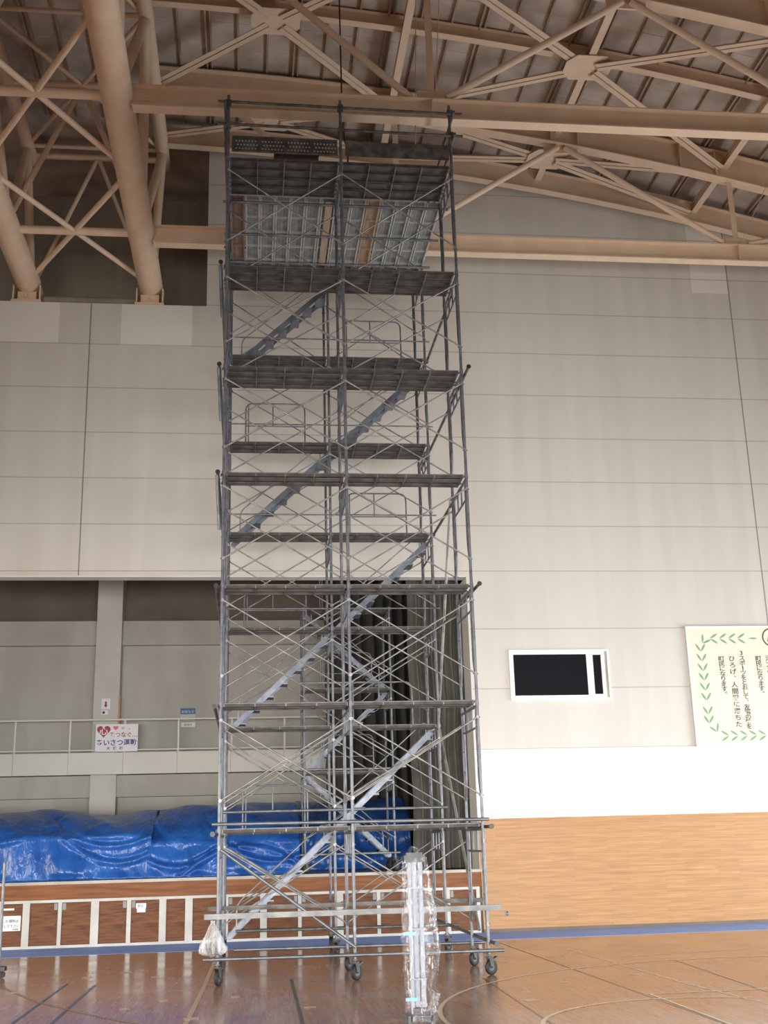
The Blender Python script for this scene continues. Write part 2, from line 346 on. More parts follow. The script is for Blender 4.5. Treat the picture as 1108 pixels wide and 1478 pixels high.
def put_text(mb, body, size, x, y, z, bold=0.0, sx=1.0):
    """append lettering standing in the XZ plane, facing -Y, centred on x, baseline z"""
    me = text_mesh(body, size, M['ink'], 'lettering', 'CENTER', bold)
    mb.add([(x+v.co.x*sx, y-v.co.z, z+v.co.y) for v in me.vertices], [tuple(p.vertices) for p in me.polygons]); bpy.data.meshes.remove(me)

# ------------------------------------------------------------------ heights
ZB, HL = 0.2568, 1.7135                      # first frame on the casters, lift height
LEV = [ZB+HL*n for n in range(7)]+[12.477]
def zm(x): return 17.66-0.008*(x+3.0)**2     # underside of the light rafters

# ================================================================== SETTING
WY = 7.2
fl = MB(); fl.add([(-26, -34, 0), (24, -34, 0), (24, WY+0.3, 0), (-26, WY+0.3, 0), (-26, -34, -0.2), (24, -34, -0.2), (24, WY+0.3, -0.2), (-26, WY+0.3, -0.2)],
                  [(0, 1, 2, 3), (7, 6, 5, 4), (0, 4, 5, 1), (1, 5, 6, 2), (2, 6, 7, 3), (3, 7, 4, 0)])
floor = struct(fl.build('floor', M['floor']))
# blue painted margin, court lines
struct(MB().box(-26, 24, 5.45, WY, 0.0, 0.002).build('blue_margin', M['blue'], floor))
def line(pts, w, mat, name='court_line', z=0.0025):
    b = MB(); P = [Vector((p[0], p[1], 0)) for p in pts]; L_, R_ = [], []
    for i, p in enumerate(P):
        d = (P[min(i+1, len(P)-1)]-P[max(i-1, 0)]).normalized(); n = Vector((-d.y, d.x, 0))*w/2
        L_.append(p+n); R_.append(p-n)
    n = len(P); vs_ = [Vector((q.x, q.y, z)) for q in L_]+[Vector((q.x, q.y, z)) for q in R_]
    b.add(vs_, [(i, i+n, i+1+n, i+1) for i in range(n-1)])
    return struct(b.build(name, mat, floor))
def arc(cx, cy, r, a0, a1, n=40): return [(cx+r*math.cos(math.radians(a0+(a1-a0)*i/n)), cy+r*math.sin(math.radians(a0+(a1-a0)*i/n))) for i in range(n+1)]
line([(-0.10, 5.4), (-0.17, 0), (-0.30, -6)], 0.055, M['linetan'])
line([(-2.07, 1.0), (-2.15, -6)], 0.04, M['lineblue'], z=0.002)
line([(-1.66, 0.7), (-1.70, -6)], 0.04, M['lineblue'], z=0.002)
line([(0.99, 0.5), (0.95, -6)], 0.04, M['linegreen'], z=0.002)
line([(-4.4, 3.1), (-2.97, 1.0), (-2.18, -0.85), (-1.64, -1.76), (-1.16, -2.55), (-0.6, -3.3), (0.1, -4.1)], 0.04, M['lineyellow'], z=0.003)
line(arc(7.35, -3.95, 4.95, 60, 190), 0.05, M['linewhite'])
line(arc(5.08, -4.75, 1.82, 60, 200), 0.05, M['linewhite'])
line([(5.03, -9), (5.03, -2.52), (12, -2.56)], 0.05, M['linewhite'], z=0.003)
line([(5.6, 3.2), (5.75, -1.5), (6.0, -4.5)], 0.03, M['linewhite'], z=0.002)
line([(6.0, 1.62), (12, 2.95)], 0.03, M['linewhite'], z=0.002)
for a, c in (((4.8, 5.3), (5.02, -6)), ((3.5, -0.3), (3.36, -6)), ((6.6, 1.0), (6.2, -5))): line([a, c], 0.025, M['lineseam'], 'floor_joint', 0.0022)
ts = MB()
for (x, y) in ((-1.0, -1.9), (-0.6, -1.3), (0.25, -1.2), (1.1, -2.4), (-1.9, 1.7), (-0.9, 1.4), (4.2, 1.6), (5.3, 2.2), (4.4, -1.1), (6.6, 3.9), (5.5, -0.6), (7.4, 2.6), (3.9, 3.0), (-2.6, 0.2), (-0.2, -2.9), (3.6, -2.6), (-1.4, 2.2)):
    ts = MB(); w, h, a = random.uniform(0.05, 0.09), random.uniform(0.03, 0.10), random.uniform(0, 0.3)
    c, s_ = math.cos(a), math.sin(a)
    ts.prism([(x+c*i*w-s_*j*h, y+s_*i*w+c*j*h, 0.0026) for i, j in ((-1, -1), (1, -1), (1, 1), (-1, 1))], (0, 0, 0.001))
    struct(ts.build('pale_floor_mark', M['linetan'], floor))  # small pale quad at a set spot on the floor

# front wall: right field, header over the stage, left field up to the ledge
XS = 5.0
def gable(x): return zm(x)+0.30
wall = MB()
wall.prism([(XS, WY, 0), (20, WY, 0)]+[(20-(20-XS)*i/12, WY, gable(20-(20-XS)*i/12)) for i in range(13)], (0, 0.3, 0))
wall.prism([(-0.6, WY, 7.17), (XS, WY, 7.17)]+[(XS-(XS+0.6)*i/6, WY, gable(XS-(XS+0.6)*i/6)) for i in range(7)], (0, 0.3, 0))
wall.box(-20, -0.6, WY, WY+0.3, 7.17, 13.33)
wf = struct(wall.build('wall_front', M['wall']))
recalc(wf)
# no opening is cut; near-black panes of window_1 stand for the dark room
wains = MB(); wains.box(5.0, 20, WY-0.035, WY, 0.06, 2.135)
struct(wains.build('wall_front_wainscot', M['wains'], wf))
struct(MB().box(5.0, 20, WY-0.042, WY-0.0, 2.135, 2.155).build('trim_1', M['wains'], wf))
struct(MB().box(5.0, 20, WY-0.05, WY, 0.0, 0.06).build('baseboard_front', M['stagedark'], wf))
struct(MB().box(-20, XS, WY-0.012, WY+0.3, 7.15, 7.19).build('trim_2', M['stagetrim'], wf))
struct(MB().box(XS-0.02, XS+0.0, WY, WY+1.0, 1.19, 7.17).build('trim_3', M['stagetrim'], wf))

# recess above the ledge
rb = MB(); rb.box(-20, 1.0, 10.6, 10.8, 12.9, 19)
for x in (-9.3, -6.2, -4.15, -2.3, -0.9):
    rb.box(x-0.012, x+0.012, 10.59, 10.6, 13, 18)
struct(rb.build('wall_recess', M['recess']))
struct(MB().box(-20, -0.6, WY+0.3, 10.6, 13.1, 13.3).build('recess_ledge', M['recess']))
struct(MB().box(-0.62, -0.4, WY+0.3, 10.6, 13.3, 17.6).build('wall_recess_side', M['recess']))

# ceiling: curved boarded roof with battens running towards the wall
NX = 44; XA, XB = -22.0, 21.0
cl = MB()
xs = [XA+(XB-XA)*i/NX for i in range(NX+1)]
vs_ = []
for x in xs: vs_ += [(x, -13, zm(x)+0.34), (x, 10.8, zm(x)+0.34), (x, 10.8, zm(x)+0.5), (x, -13, zm(x)+0.5)]
fs = []
for i in range(NX): fs += [(4*i+k, 4*i+4+k, 4*i+4+(k+1) % 4, 4*i+(k+1) % 4) for k in range(4)]
cl.add(vs_, fs)
ceiling = struct(recalc(cl.build('ceiling', M['ceil'])))
k = 0; x = -9.68
while x < 15.5:
    b = MB(); z = zm(x)
    if k % 3 == 0:
        for d in (-0.05, 0.05): b.box(x+d-0.018, x+d+0.018, -6, 7.1, z+0.27, z+0.345)
    else:
        b.box(x-0.02, x+0.02, -6, 7.1, z+0.28, z+0.345)
    struct(b.build('ceiling_batten', M['batten'], ceiling)); x += 0.61; k += 1
for y in (-1.2, 0.0, 1.2, 2.1, 3.6, 4.4, 6.1):
    b = MB(); X2 = [-10+i for i in range(27)]
    for i in range(26): b.bar((X2[i], y, zm(X2[i])+0.335), (X2[i+1], y, zm(X2[i+1])+0.335), 0.007, 0.008)
    struct(b.build('ceiling_joint', M['beam'], ceiling))

# stage: floor, front, back wall, pillar, gallery, soffit
struct(MB().box(-20, XS, WY+0.02, 15.4, 1.0, 1.19).build('stage_floor', M['stagefloor']))
struct(MB().box(-20, XS+0.02, WY-0.06, WY+0.02, 1.14, 1.195).build('trim_4', M['nosing']))
struct(MB().box(-20, XS, WY-0.02, WY+0.02, 0.87, 1.14).build('stage_front', M['stagewood']))
struct(MB().box(-20, XS, WY+0.02, WY+0.06, 0.0, 1.14).build('stage_front_backing', M['stagedark']))
struct(MB().box(-20, 9, 15.3, 15.5, 1.19, 7.72).build('wall_stage_back', M['stagewall']))
struct(MB().box(-20, 9, 15.6, 15.8, 7.72, 10.2).build('wall_stage_upper', M['stagedark']))  # dark brown puts the shade of the recess into the wall colour
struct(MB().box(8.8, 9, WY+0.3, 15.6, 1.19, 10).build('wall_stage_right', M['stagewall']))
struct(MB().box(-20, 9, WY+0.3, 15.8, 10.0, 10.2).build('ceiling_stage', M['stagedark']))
struct(MB().box(-20, 9, 15.1, 15.3, 7.06, 7.72).build('trim_5', M['stagewall']))
struct(MB().box(-20, 9, 14.9, 15.3, 3.05, 3.6).build('trim_6', M['stagewall']))
pl = MB(); pl.box(-3.68, -3.02, 14.75, 15.6, 1.19, 10.0); struct(pl.build('pillar', M['stagetrim']))
g = MB(); g.box(-20, 8.8, 14.06, 15.1, 3.62, 4.08); gal = struct(g.build('gallery', M['stagetrim']))
struct(MB().box(-20, 8.8, 13.98, 14.06, 3.58, 4.12).build('trim_7', M['fascia'], gal))
for i in range(14):
    x = -10.95+1.36*i; struct(MB().box(x-0.006, x+0.006, 13.974, 13.98, 3.58, 4.12).build('trim_8', M['nosing'], gal))

# gallery railing on the stage back wall
rail = thing('gallery_railing', 'cream pipe railing along the gallery at the back of the stage', 'railing', (-3.5, 14.02, 4.12))
MB().box(-12, 8.7, 14.0, 14.04, 4.93, 4.97).build('top_rail', M['rail'], rail)
MB().box(-12, 8.7, 14.0, 14.04, 4.17, 4.20).build('bottom_rail', M['rail'], rail)
for i in range(13):
    x = -10.93+1.36*i; MB().box(x-0.022, x+0.022, 13.998, 14.042, 4.12, 4.93).build('post', M['rail'], rail)

# window in the right field
win = MB()
def ringbox(mb, x0, x1, z0, z1, t, y0, y1):
    mb.box(x0, x0+t, y0, y1, z0, z1); mb.box(x1-t, x1, y0, y1, z0, z1); mb.box(x0+t, x1-t, y0, y1, z0, z0+t); mb.box(x0+t, x1-t, y0, y1, z1-t, z1)
w1 = struct(bpy.data.objects.new('window_1', None)); COL.objects.link(w1); w1.location = (6.85, WY, 4.54); w1['_org'] = [6.85, WY, 4.54]
b = MB(); ringbox(b, 5.80, 7.95, 4.52, 5.57, 0.035, WY-0.06, WY+0.02); b.build('window_surround', M['white'], w1)
b = MB(); ringbox(b, 5.835, 7.53, 4.555, 5.535, 0.06, WY-0.035, WY+0.03); b.build('window_frame', M['white'], w1)
b = MB(); ringbox(b, 7.53, 7.86, 4.555, 5.535, 0.075, WY-0.045, WY+0.03); b.build('window_sash', M['white'], w1)
MB().box(7.86, 7.915, WY-0.015, WY+0.01, 4.555, 5.535).build('window_track', M['nosing'], w1)
MB().box(5.895, 7.47, WY-0.012, WY-0.004, 4.615, 5.475).build('window_pane', M['glassdark'], w1)
MB().box(7.605, 7.785, WY-0.012, WY-0.004, 4.63, 5.46).build('window_pane', M['glassdark'], w1)
for o in list(w1.children): o['kind'] = 'structure'

# ================================================================== ROOF STEEL
XR = [-1.7+0.9*i for i in range(23)]
RP = [(x, zm(x)) for x in XR]
def gusset(b, x, y, z, w, h, t=0.02): b.box(x-w/2, x+w/2, y-t, y+t, z-h/2, z+h/2)
def roof_truss(Y0, label, nodes_right=True):
    t = thing('roof_truss', label, 'roof truss', (-1.65, Y0, 13.65), 'tan steel roof trusses')
    MB().ibeam([(-1.6, 13.65), (18.5, 13.68)], Y0, 0.22, 0.0, 0.41, 0.025).build('tie_beam', M['beam'], t)
    b = MB(); gusset(b, 7.1, Y0, 13.87, 0.62, 0.27, 0.014); sp_ = b.build('splice_plate', M['beam'], t); b = MB(); b.box(7.095, 7.105, Y0-0.018, Y0+0.018, 13.67, 14.04); b.box(7.09, 7.105, Y0-0.115, Y0+0.115, 13.645, 13.66)
    for i in range(8):
        for z in (13.81, 13.93):
            xx = 7.1+(-0.27+0.06*i if i < 4 else 0.09+0.06*(i-4)); b.tube((xx, Y0-0.014, z), (xx, Y0-0.032, z), 0.02, 6)
    b.build('bolt_group', M['batten'], sp_)
    b = MB(); gusset(b, -1.5, Y0, 13.87, 0.4, 0.3, 0.014)
    for i in range(4):
        for z in (13.8, 13.93): b.tube((-1.56+0.07*i, Y0-0.014, z), (-1.56+0.07*i, Y0-0.03, z), 0.016, 6)
    b.build('splice_plate', M['beam'], t)
    MB().ibeam(RP, Y0, 0.26, -0.45, 0.22, 0.025).build('rafter', M['beam'], t)
    b = MB()
    for x in (6.9, 7.5, 9.8, 10.6):
        b.box(x-0.01, x+0.01, Y0-0.12, Y0+0.12, zm(x)-0.43, zm(x)+0.2)
    b.build('stiffener', M['beam'], t)
    for x in (3.4, 10.85):
        MB().ibeam([(x-0.0, 0), (x+0.12, 0)], Y0, 0.16, 14.05, zm(x)-0.44, 0.02).build('post', M['beam'], t)
        b = MB(); b.box(x+0.05, x+0.07, Y0-0.11, Y0+0.11, 13.67, 14.05); gusset(b, x+0.06, Y0, 14.15, 0.5, 0.24); b.build('gusset_plate', M['beam'], t)
    for (xa, za, xc, zc) in ((3.1, 14.1, -0.2, zm(-0.2)-0.5), (3.72, 14.12, 7.05, zm(7.1)-0.5), (7.2, zm(7.1)-0.5, 10.6, 14.14), (11.15, 14.12, 14.2, zm(14.2)-0.5)):
        b = MB(); b.tube((xa, Y0-0.03, za), (xc, Y0-0.03, zc), 0.065, 10)
        b.build('diagonal', M['beam_b'], t)
    for x in (-0.2, 7.12):
        b = MB(); gusset(b, x, Y0, zm(x)-0.52, 0.75, 0.22); b.build('gusset_plate', M['beam'], t)
    return t
roof_truss(0.52, 'tan roof truss crossing in front of the scaffold top, the nearer of the two')
roof_truss(5.1, 'tan roof truss running past the wall behind the scaffold, the farther of the two')

def light_rafter(Y0, label, zb, zt, fwid):
    b = MB(); b.ibeam(RP, Y0, fwid, zb, zt, 0.018); return tag(b.build('roof_rafter', M['beam']), label, 'rafter')
light_rafter(2.8, 'slim tan rafter under the ceiling boards between the two roof trusses', 0.0, 0.29, 0.16)
light_rafter(-1.8, 'slim tan rafter under the ceiling boards nearest the top of the picture', 0.0, 0.29, 0.16)
light_rafter(6.98, 'brown rafter lying along the top edge of the gable wall', -0.42, 0.1, 0.2)

# purlin struts running towards the wall under the rafters
for x, lab in ((3.4, 'tan strut running towards the wall above the scaffold, at the middle posts'), (7.1, 'tan strut running towards the wall through the starred bracing plate on the right'), (10.85, 'tan strut running towards the wall at the far right posts')):
    b = MB(); z = zm(x)-0.12
    b.box(x-0.075, x+0.075, -1.8, 6.98, z-0.012, z+0.006); b.box(x-0.008, x+0.008, -1.8, 6.98, z, z+0.2); b.box(x-0.06, x+0.06, -1.8, 6.98, z+0.19, z+0.205)
    tag(b.build('roof_strut', M['beam_b']), lab, 'strut', 'tan struts under the roof')

def star(cx, cy, ends, label):
    cz = zm(cx)-0.10
    t = thing('roof_bracing', label, 'roof bracing', (cx, cy, cz), 'star shaped roof bracings')
    b = MB(); z = cz-0.07
    b.prism([(cx+dx, cy+dy, z) for dx, dy in ((-0.48, -0.16), (-0.3, -0.38), (0.3, -0.38), (0.48, -0.16), (0.48, 0.16), (0.3, 0.38), (-0.3, 0.38), (-0.48, 0.16))], (0, 0, 0.016))
    gp = b.build('gusset_plate', M['beam_b'], t)
    bb = MB()
    for (ex, ey, ez) in ends:
        d = Vector((ex-cx, ey-cy, 0)).normalized(); n = Vector((-d.y, d.x, 0))
        for i in range(5):
            for sg in (-1, 1):
                p = Vector((cx, cy, z-0.03))+d*(0.22+0.055*i)+n*sg*0.035
                bb.tube(p, p+Vector((0, 0, 0.03)), 0.014, 6)
    bb.build('bolt_group', M['beam'], gp)
    for i, (ex, ey, ez) in enumerate(ends):
        d = (Vector((ex, ey, ez))-Vector((cx, cy, cz))).normalized()
        MB().channelpair(Vector((cx, cy, z-0.015))+d*0.18, (ex, ey, ez), 0.2, 0.09, 0.03).build('brace_arm', M['beam_b'], t)
    return t
zq = lambda x: zm(x)-0.2
star(7.1, 2.8, [(3.55, 0.62, zq(3.4)), (10.7, 5.0, zq(10.8)), (3.55, 5.0, zq(3.4)), (10.7, 0.62, zq(10.8))], 'tan star bracing with bolted plate high at the upper right')
star(7.1, 6.05, [(3.55, 5.2, zq(3.4)), (10.7, 6.9, zq(10.8)), (3.55, 6.9, zq(3.4)), (10.7, 5.2, zq(10.8))], 'tan star bracing close to the gable wall right of the scaffold')
star(0.83, 2.8, [(-1.6, 0.62, zq(-1.7)), (3.25, 5.0, zq(3.3)), (-1.6, 5.0, zq(-1.7)), (3.25, 0.62, zq(3.3))], 'tan star bracing with wide plate above the left half of the scaffold')
star(0.83, 6.05, [(-1.6, 5.2, zq(-1.7)), (3.25, 6.9, zq(3.3)), (-1.6, 6.9, zq(-1.7)), (3.25, 5.2, zq(3.3))], 'tan star bracing seen just over the scaffold top rail on the left')

# box truss of round tubes on the left, landing on the ledge
kt = thing('tube_truss', 'large tan round tube truss landing on the left wall ledge', 'roof truss', (-3.2, 7.4, 13.33))
XL, XRr, ZC = -4.52, -1.86, 13.87
for x in (XL, XRr):
    b = MB(); b.tube((x, -6, ZC), (x, 7.42, ZC), 0.268, 28)
    c = b.build('chord', M['beam'], kt)
    for y in (0.42, 5.0, 2.75): MB().tube((x, y-0.02, ZC), (x, y+0.02, ZC), 0.285, 28).build('weld_ring', M['beam'], c)
    b = MB(); b.box(x-0.32, x+0.32, 7.22, 7.95, 13.33, 13.40); b.box(x-0.2, x+0.2, 7.3, 7.9, 13.40, 13.62)
    b.box(x-0.30, x-0.27, 7.24, 7.9, 13.4, 13.75); b.box(x+0.27, x+0.30, 7.24, 7.9, 13.4, 13.75); b.tube((x, 7.22, 13.5), (x, 7.14, 13.5), 0.03, 8)
    b.build('bearing_pad', M['beam'], kt)
for y in (0.5, 5.03): MB().tube((XL, y, ZC), (XRr, y, ZC), 0.085, 12).build('strut', M['beam'], kt)
MB().tube((XL, 7.7, 13.62), (XRr, 7.7, 13.62), 0.09, 12).build('strut', M['recess'], kt)
XM = (XL+XRr)/2
for y0, ys in ((0.5, (2.75, -1.75)), (5.03, (2.75, 7.3)), (-4.1, (-1.75, -6))):
    for y1 in ys:
        for x in (XL, XRr): MB().tube((XM, y0, ZC), (x, y1, ZC), 0.055, 10).build('brace', M['beam_b'], kt)
XU = (-4.72, -1.68); ZU = 17.3
for x in XU:
    b = MB(); b.tube((x, -6, ZU), (x, 7.95, ZU), 0.15, 18); c = b.build('chord', M['beam'], kt)
    b = MB(); b.disc((x, 8.0, ZU), (0, 1, 0), 0.24, 0.1, 20)
    b.disc((x, 5.0, ZU), (0, 1, 0), 0.2, 0.1, 20); b.disc((x, 2.75, ZU), (0, 1, 0), 0.2, 0.1, 20); b.build('flange', M['beam'], c)
for y in (0.5, 5.0, 7.7):
    MB().tube((XU[0], y, ZU), (XU[1], y, ZU), 0.075, 12).build('strut', M['beam'], kt)
for y in (2.75, 7.3): MB().tube((XU[0], y, ZU), (XU[1], y, ZU), 0.05, 10).build('strut', M['beam'], kt)
for y in (0.5, 5.03):
    for xa in (XL, XRr): MB().tube((XM, y, ZU), (xa, y, ZC+0.2), 0.06, 10).build('brace', M['beam'], kt)
for xa in (XL, XRr): MB().tube((XM, 7.7, ZU), (xa, 7.7, ZC), 0.05, 10).build('brace', M['beam'], kt)
for y0, y1 in ((5.0, 2.75), (5.0, 7.3), (0.5, 2.75)):
    for xa in XU: MB().tube((XM, y0, ZU), (xa, y1, ZU), 0.05, 10).build('brace', M['beam'], kt)
for xu, xl in ((XU[0], XL), (XU[1], XRr)):
    for yu, yl in ((2.75, 0.5), (2.75, 5.03), (7.3, 5.03), (7.3, 7.6), (-1.8, 0.5)):
        MB().tube((xu, yu, ZU-0.1), (xl, yl, ZC+0.15), 0.1, 12).build('web_tube', M['beam'], kt)

# hanging cable and thin wires
b = MB(); b.path([(1.93, 1.0, zm(1.9)+0.3), (1.95, 1.0, 14.2), (1.98, 1.0, 13.6), (2.03, 0.9, 13.2), (2.0, 0.8, 12.5)], 0.014, 6); tag(b.build('hanging_cable', M['black']), 'black cable hanging from the roof onto the scaffold deck', 'cable')
for (p, q, lab) in (((3.36, 0.95, zm(3.4)), (3.2, 0.9, 13.0), 'thin pale wire hanging left of the middle roof post'), ((3.72, 0.48, zm(3.7)-0.45), (3.52, 0.45, 14.06), 'thin pale wire hanging right of the middle roof post'), ((11.7, 5.0, 15.5), (10.95, 5.0, 14.06), 'thin pale wire slanting down at the far right edge')):
    tag(MB().tube(p, q, 0.008, 6).build('hanging_wire', M['wire']), lab, 'wire', 'thin wires under the roof')

# ================================================================== STAGE FRONT DOORS
# white posts and rails of the storage front, then each door leaf
tr = MB(); tr.box(-20, 4.95, WY-0.05, WY+0.02, 0.815, 0.865); tr.box(-20, 4.95, WY-0.045, WY+0.02, 0.0, 0.05); struct(tr.build('trim_9', M['doorframe']))
wide = [(-5.0, -4.87), (-3.83, -3.70), (-2.57, -2.42), (-1.29, -1.16), (-0.80, -0.66), (0.63, 0.76), (2.11, 2.24), (3.60, 3.73), (4.88, 4.95)]
thin = [(-4.30, -4.23), (-3.18, -3.11), (-1.90, -1.82), (-0.05, 0.02), (1.36, 1.43), (2.90, 2.97), (4.28, 4.35)]
for a, c in wide:
    b = MB(); b.box(a, c, WY-0.045, WY+0.02, 0.05, 0.815); struct(b.build('trim_10', M['doorframe']))
for a, c in thin: struct(MB().box(a, c, WY-0.042, WY+0.02, 0.05, 0.815).build('trim_11', M['doorframe']))
allp = sorted(wide+thin)
places = ['at the left edge, carrying a white notice', 'second from the left edge, right of the one with the notice', 'third from the left edge, grey latch at its upper left', 'fourth from the left edge, grey latch at its upper right', 'fifth from the left edge, with a small paper sticker',
          'the narrow one without a latch left of the scaffold', 'partly behind the white plastic bag at the left scaffold foot', 'just right of the left scaffold foot', 'behind the middle of the left scaffold bay', 'behind the left scaffold bay just left of the middle posts',
          'just right of the middle scaffold posts', 'just left of the wrapped mast', 'directly behind the wrapped mast', 'at the right end of the stage front']
doors = 0
for i in range(1, len(allp)-1):
    a, c = allp[i][1], allp[i+1][0]
    lab = 'brown wooden storage door ' + places[i-1]
    t = thing('storage_door', lab, 'door', ((a+c)/2, WY-0.02, 0.05), 'wooden storage doors under the stage')
    MB().box(a+0.004, c-0.004, WY-0.026, WY+0.015, 0.055, 0.81).build('panel', M['doorwood'], t)
    if i in (1, 2, 3, 4, 5, 8, 9, 10, 11, 12, 13, 14) and c-a > 0.45:
        hinge_right = (allp[i+1] in thin)
        x = c-0.075 if hinge_right else a+0.01
        b = MB(); b.box(x, x+0.065, WY-0.034, WY-0.026, 0.68, 0.80); l = b.build('latch', M['latch'], t)
        MB().box(x+0.02, x+0.045, WY-0.042, WY-0.034, 0.70, 0.78).build('latch_bar', M['nosing'], l)
        xx = c-0.03 if hinge_right else a+0.03
        MB().sphere((xx, WY-0.035, 0.42), 0.014).build('keyhole', M['black'], t)
# notices on the doors
def notice(x0, x1, z0, z1, y, lines, size, label, mat='ink', name='paper_notice'):
    t = thing(name, label, 'notice', ((x0+x1)/2, y, z0))
    MB().box(x0, x1, y-0.004, y, z0, z1).build('sheet', M['paper'], t)
    b = MB()
    for txt, xx, zz, s_ in lines: put_text(b, txt, s_, xx, y-0.006, zz)
    if b.v: b.build('lettering', M[mat], t)
    return t
notice(-4.36, -3.86, 0.33, 0.60, WY-0.028, [('使用した場所は', -4.11, 0.485, 0.062), ('元に戻して下さい', -4.11, 0.395, 0.058), ('体育館', -3.95, 0.345, 0.035)], 0.07, 'white printed notice on the leftmost brown storage door')
notice(-1.73, -1.54, 0.66, 0.755, WY-0.028, [('禁止', -1.645, 0.685, 0.06)], 0.05, 'small white paper sticker on the storage door left of the scaffold')
notice(-1.71, -1.55, 0.59, 0.66, WY-0.028, [], 0.05, 'tiny white strip under the paper sticker on a storage door')
notice(-4.22, -3.99, 0.70, 0.735, WY-0.028, [], 0.05, 'narrow white strip above the notice at the left edge')

# wall socket
t = thing('wall_socket', 'small grey wall socket low on the honey wood wall', 'socket', (5.48, WY-0.035, 0.3))
MB().box(5.45, 5.515, WY-0.045, WY-0.035, 0.28, 0.40).build('plate', M['latch'], t)
MB().box(5.465, 5.50, WY-0.05, WY-0.045, 0.35, 0.385).build('outlet', M['black'], t); MB().box(5.465, 5.50, WY-0.05, WY-0.045, 0.295, 0.33).build('outlet', M['black'], t)

# ================================================================== STAGE CONTENTS
# heart sign hung on the gallery railing
def heart_pts(cx, cz, w, y, n=28):
    pts = []
    for i in range(n):
        t = 2*PI*i/n; pts.append((cx+w*math.sin(t)**3*0.5, y, cz+w*0.5*(13*math.cos(t)-5*math.cos(2*t)-2*math.cos(3*t)-math.cos(4*t))/16))
    return pts
SY = 13.97
sg = thing('greeting_sign', 'white greeting sign with a red heart hung on the gallery railing', 'sign', (-2.95, SY, 4.15))
MB().box(-3.49, -2.43, SY-0.02, SY, 4.14, 4.83).build('panel', M['paper'], sg)
yy = SY-0.022
MB().prism(heart_pts(-3.29, 4.66, 0.34, yy), (0, -0.002, 0)).build('heart', M['heart'], sg)
MB().prism(heart_pts(-2.99, 4.735, 0.13, yy), (0, -0.002, 0)).build('heart', M['pink'], sg)
MB().prism(heart_pts(-2.81, 4.725, 0.09, yy), (0, -0.002, 0)).build('heart', M['pinkpale'], sg)
MB().prism(heart_pts(-2.65, 4.70, 0.05, yy), (0, -0.002, 0)).build('heart', M['pinkpale'], sg)
b = MB(); put_text(b, '心', 0.22, -3.29, yy-0.004, 4.58, 0.004); b.build('lettering', M['paper'], sg)
b = MB(); put_text(b, 'をつなぐ…', 0.14, -2.79, yy, 4.51, 0.0025); b.build('lettering', M['heart'], sg)
b = MB(); put_text(b, 'あいさつ運動', 0.17, -2.96, yy, 4.305, 0.0035); b.build('lettering', M['navy'], sg)
b = MB()
for ch, x in (('大', -3.16), ('磯', -3.0), ('町', -2.84)): put_text(b, ch, 0.088, x, yy, 4.19, 0.0015)
b.build('lettering', M['ink'], sg)
# papers on the back wall and pillar
t = thing('pillar_notice', 'white sheet with a dark red arrow on the stage pillar', 'notice', (-3.35, 14.73, 5.2))
MB().box(-3.47, -3.25, 14.742, 14.75, 5.3, 5.58).build('sheet', M['paper'], t)
MB().prism([(-3.36+dx, 14.741, 5.34+dz) for dx, dz in ((0, 0), (0.05, 0.07), (0.025, 0.07), (0.025, 0.16), (-0.025, 0.16), (-0.025, 0.07), (-0.05, 0.07))], (0, -0.002, 0)).build('arrow', M['red'], t)
t = thing('pillar_sticker', 'small round-marked white sticker under the arrow sheet on the pillar', 'sticker', (-3.4, 14.74, 5.15))
MB().box(-3.47, -3.30, 14.742, 14.75, 5.16, 5.27).build('sheet', M['paper'], t); MB().disc((-3.41, 14.74, 5.215), (0, 1, 0), 0.035, 0.004, 16).build('mark', M['ink'], t)
tag(MB().box(-3.03, -2.985, 14.70, 14.748, 4.6, 5.62).build('wooden_stick', M['woodstick']), 'orange wooden stick leaning against the stage pillar edge', 'stick')
t = thing('wall_poster', 'blue and white poster on the stage back wall behind the railing', 'poster', (-1.25, 15.29, 4.9))
MB().box(-1.45, -1.05, 15.285, 15.3, 5.2, 5.36).build('header', M['signblue'], t)
MB().box(-1.45, -1.05, 15.285, 15.3, 5.02, 5.2).build('sheet', M['stagetrim'], t)
b = MB(); put_text(b, 'お知らせ', 0.085, -1.25, 15.282, 5.235); b.build('lettering', M['paper'], t)
t = thing('wall_notice', 'small pale notice below the blue poster on the stage back wall', 'notice', (-1.25, 15.29, 4.8))
MB().box(-1.42, -1.05, 15.285, 15.3, 4.86, 4.98).build('sheet', M['paper'], t); b = MB(); put_text(b, '使用中', 0.075, -1.24, 15.282, 4.89); b.build('lettering', M['ink'], t)

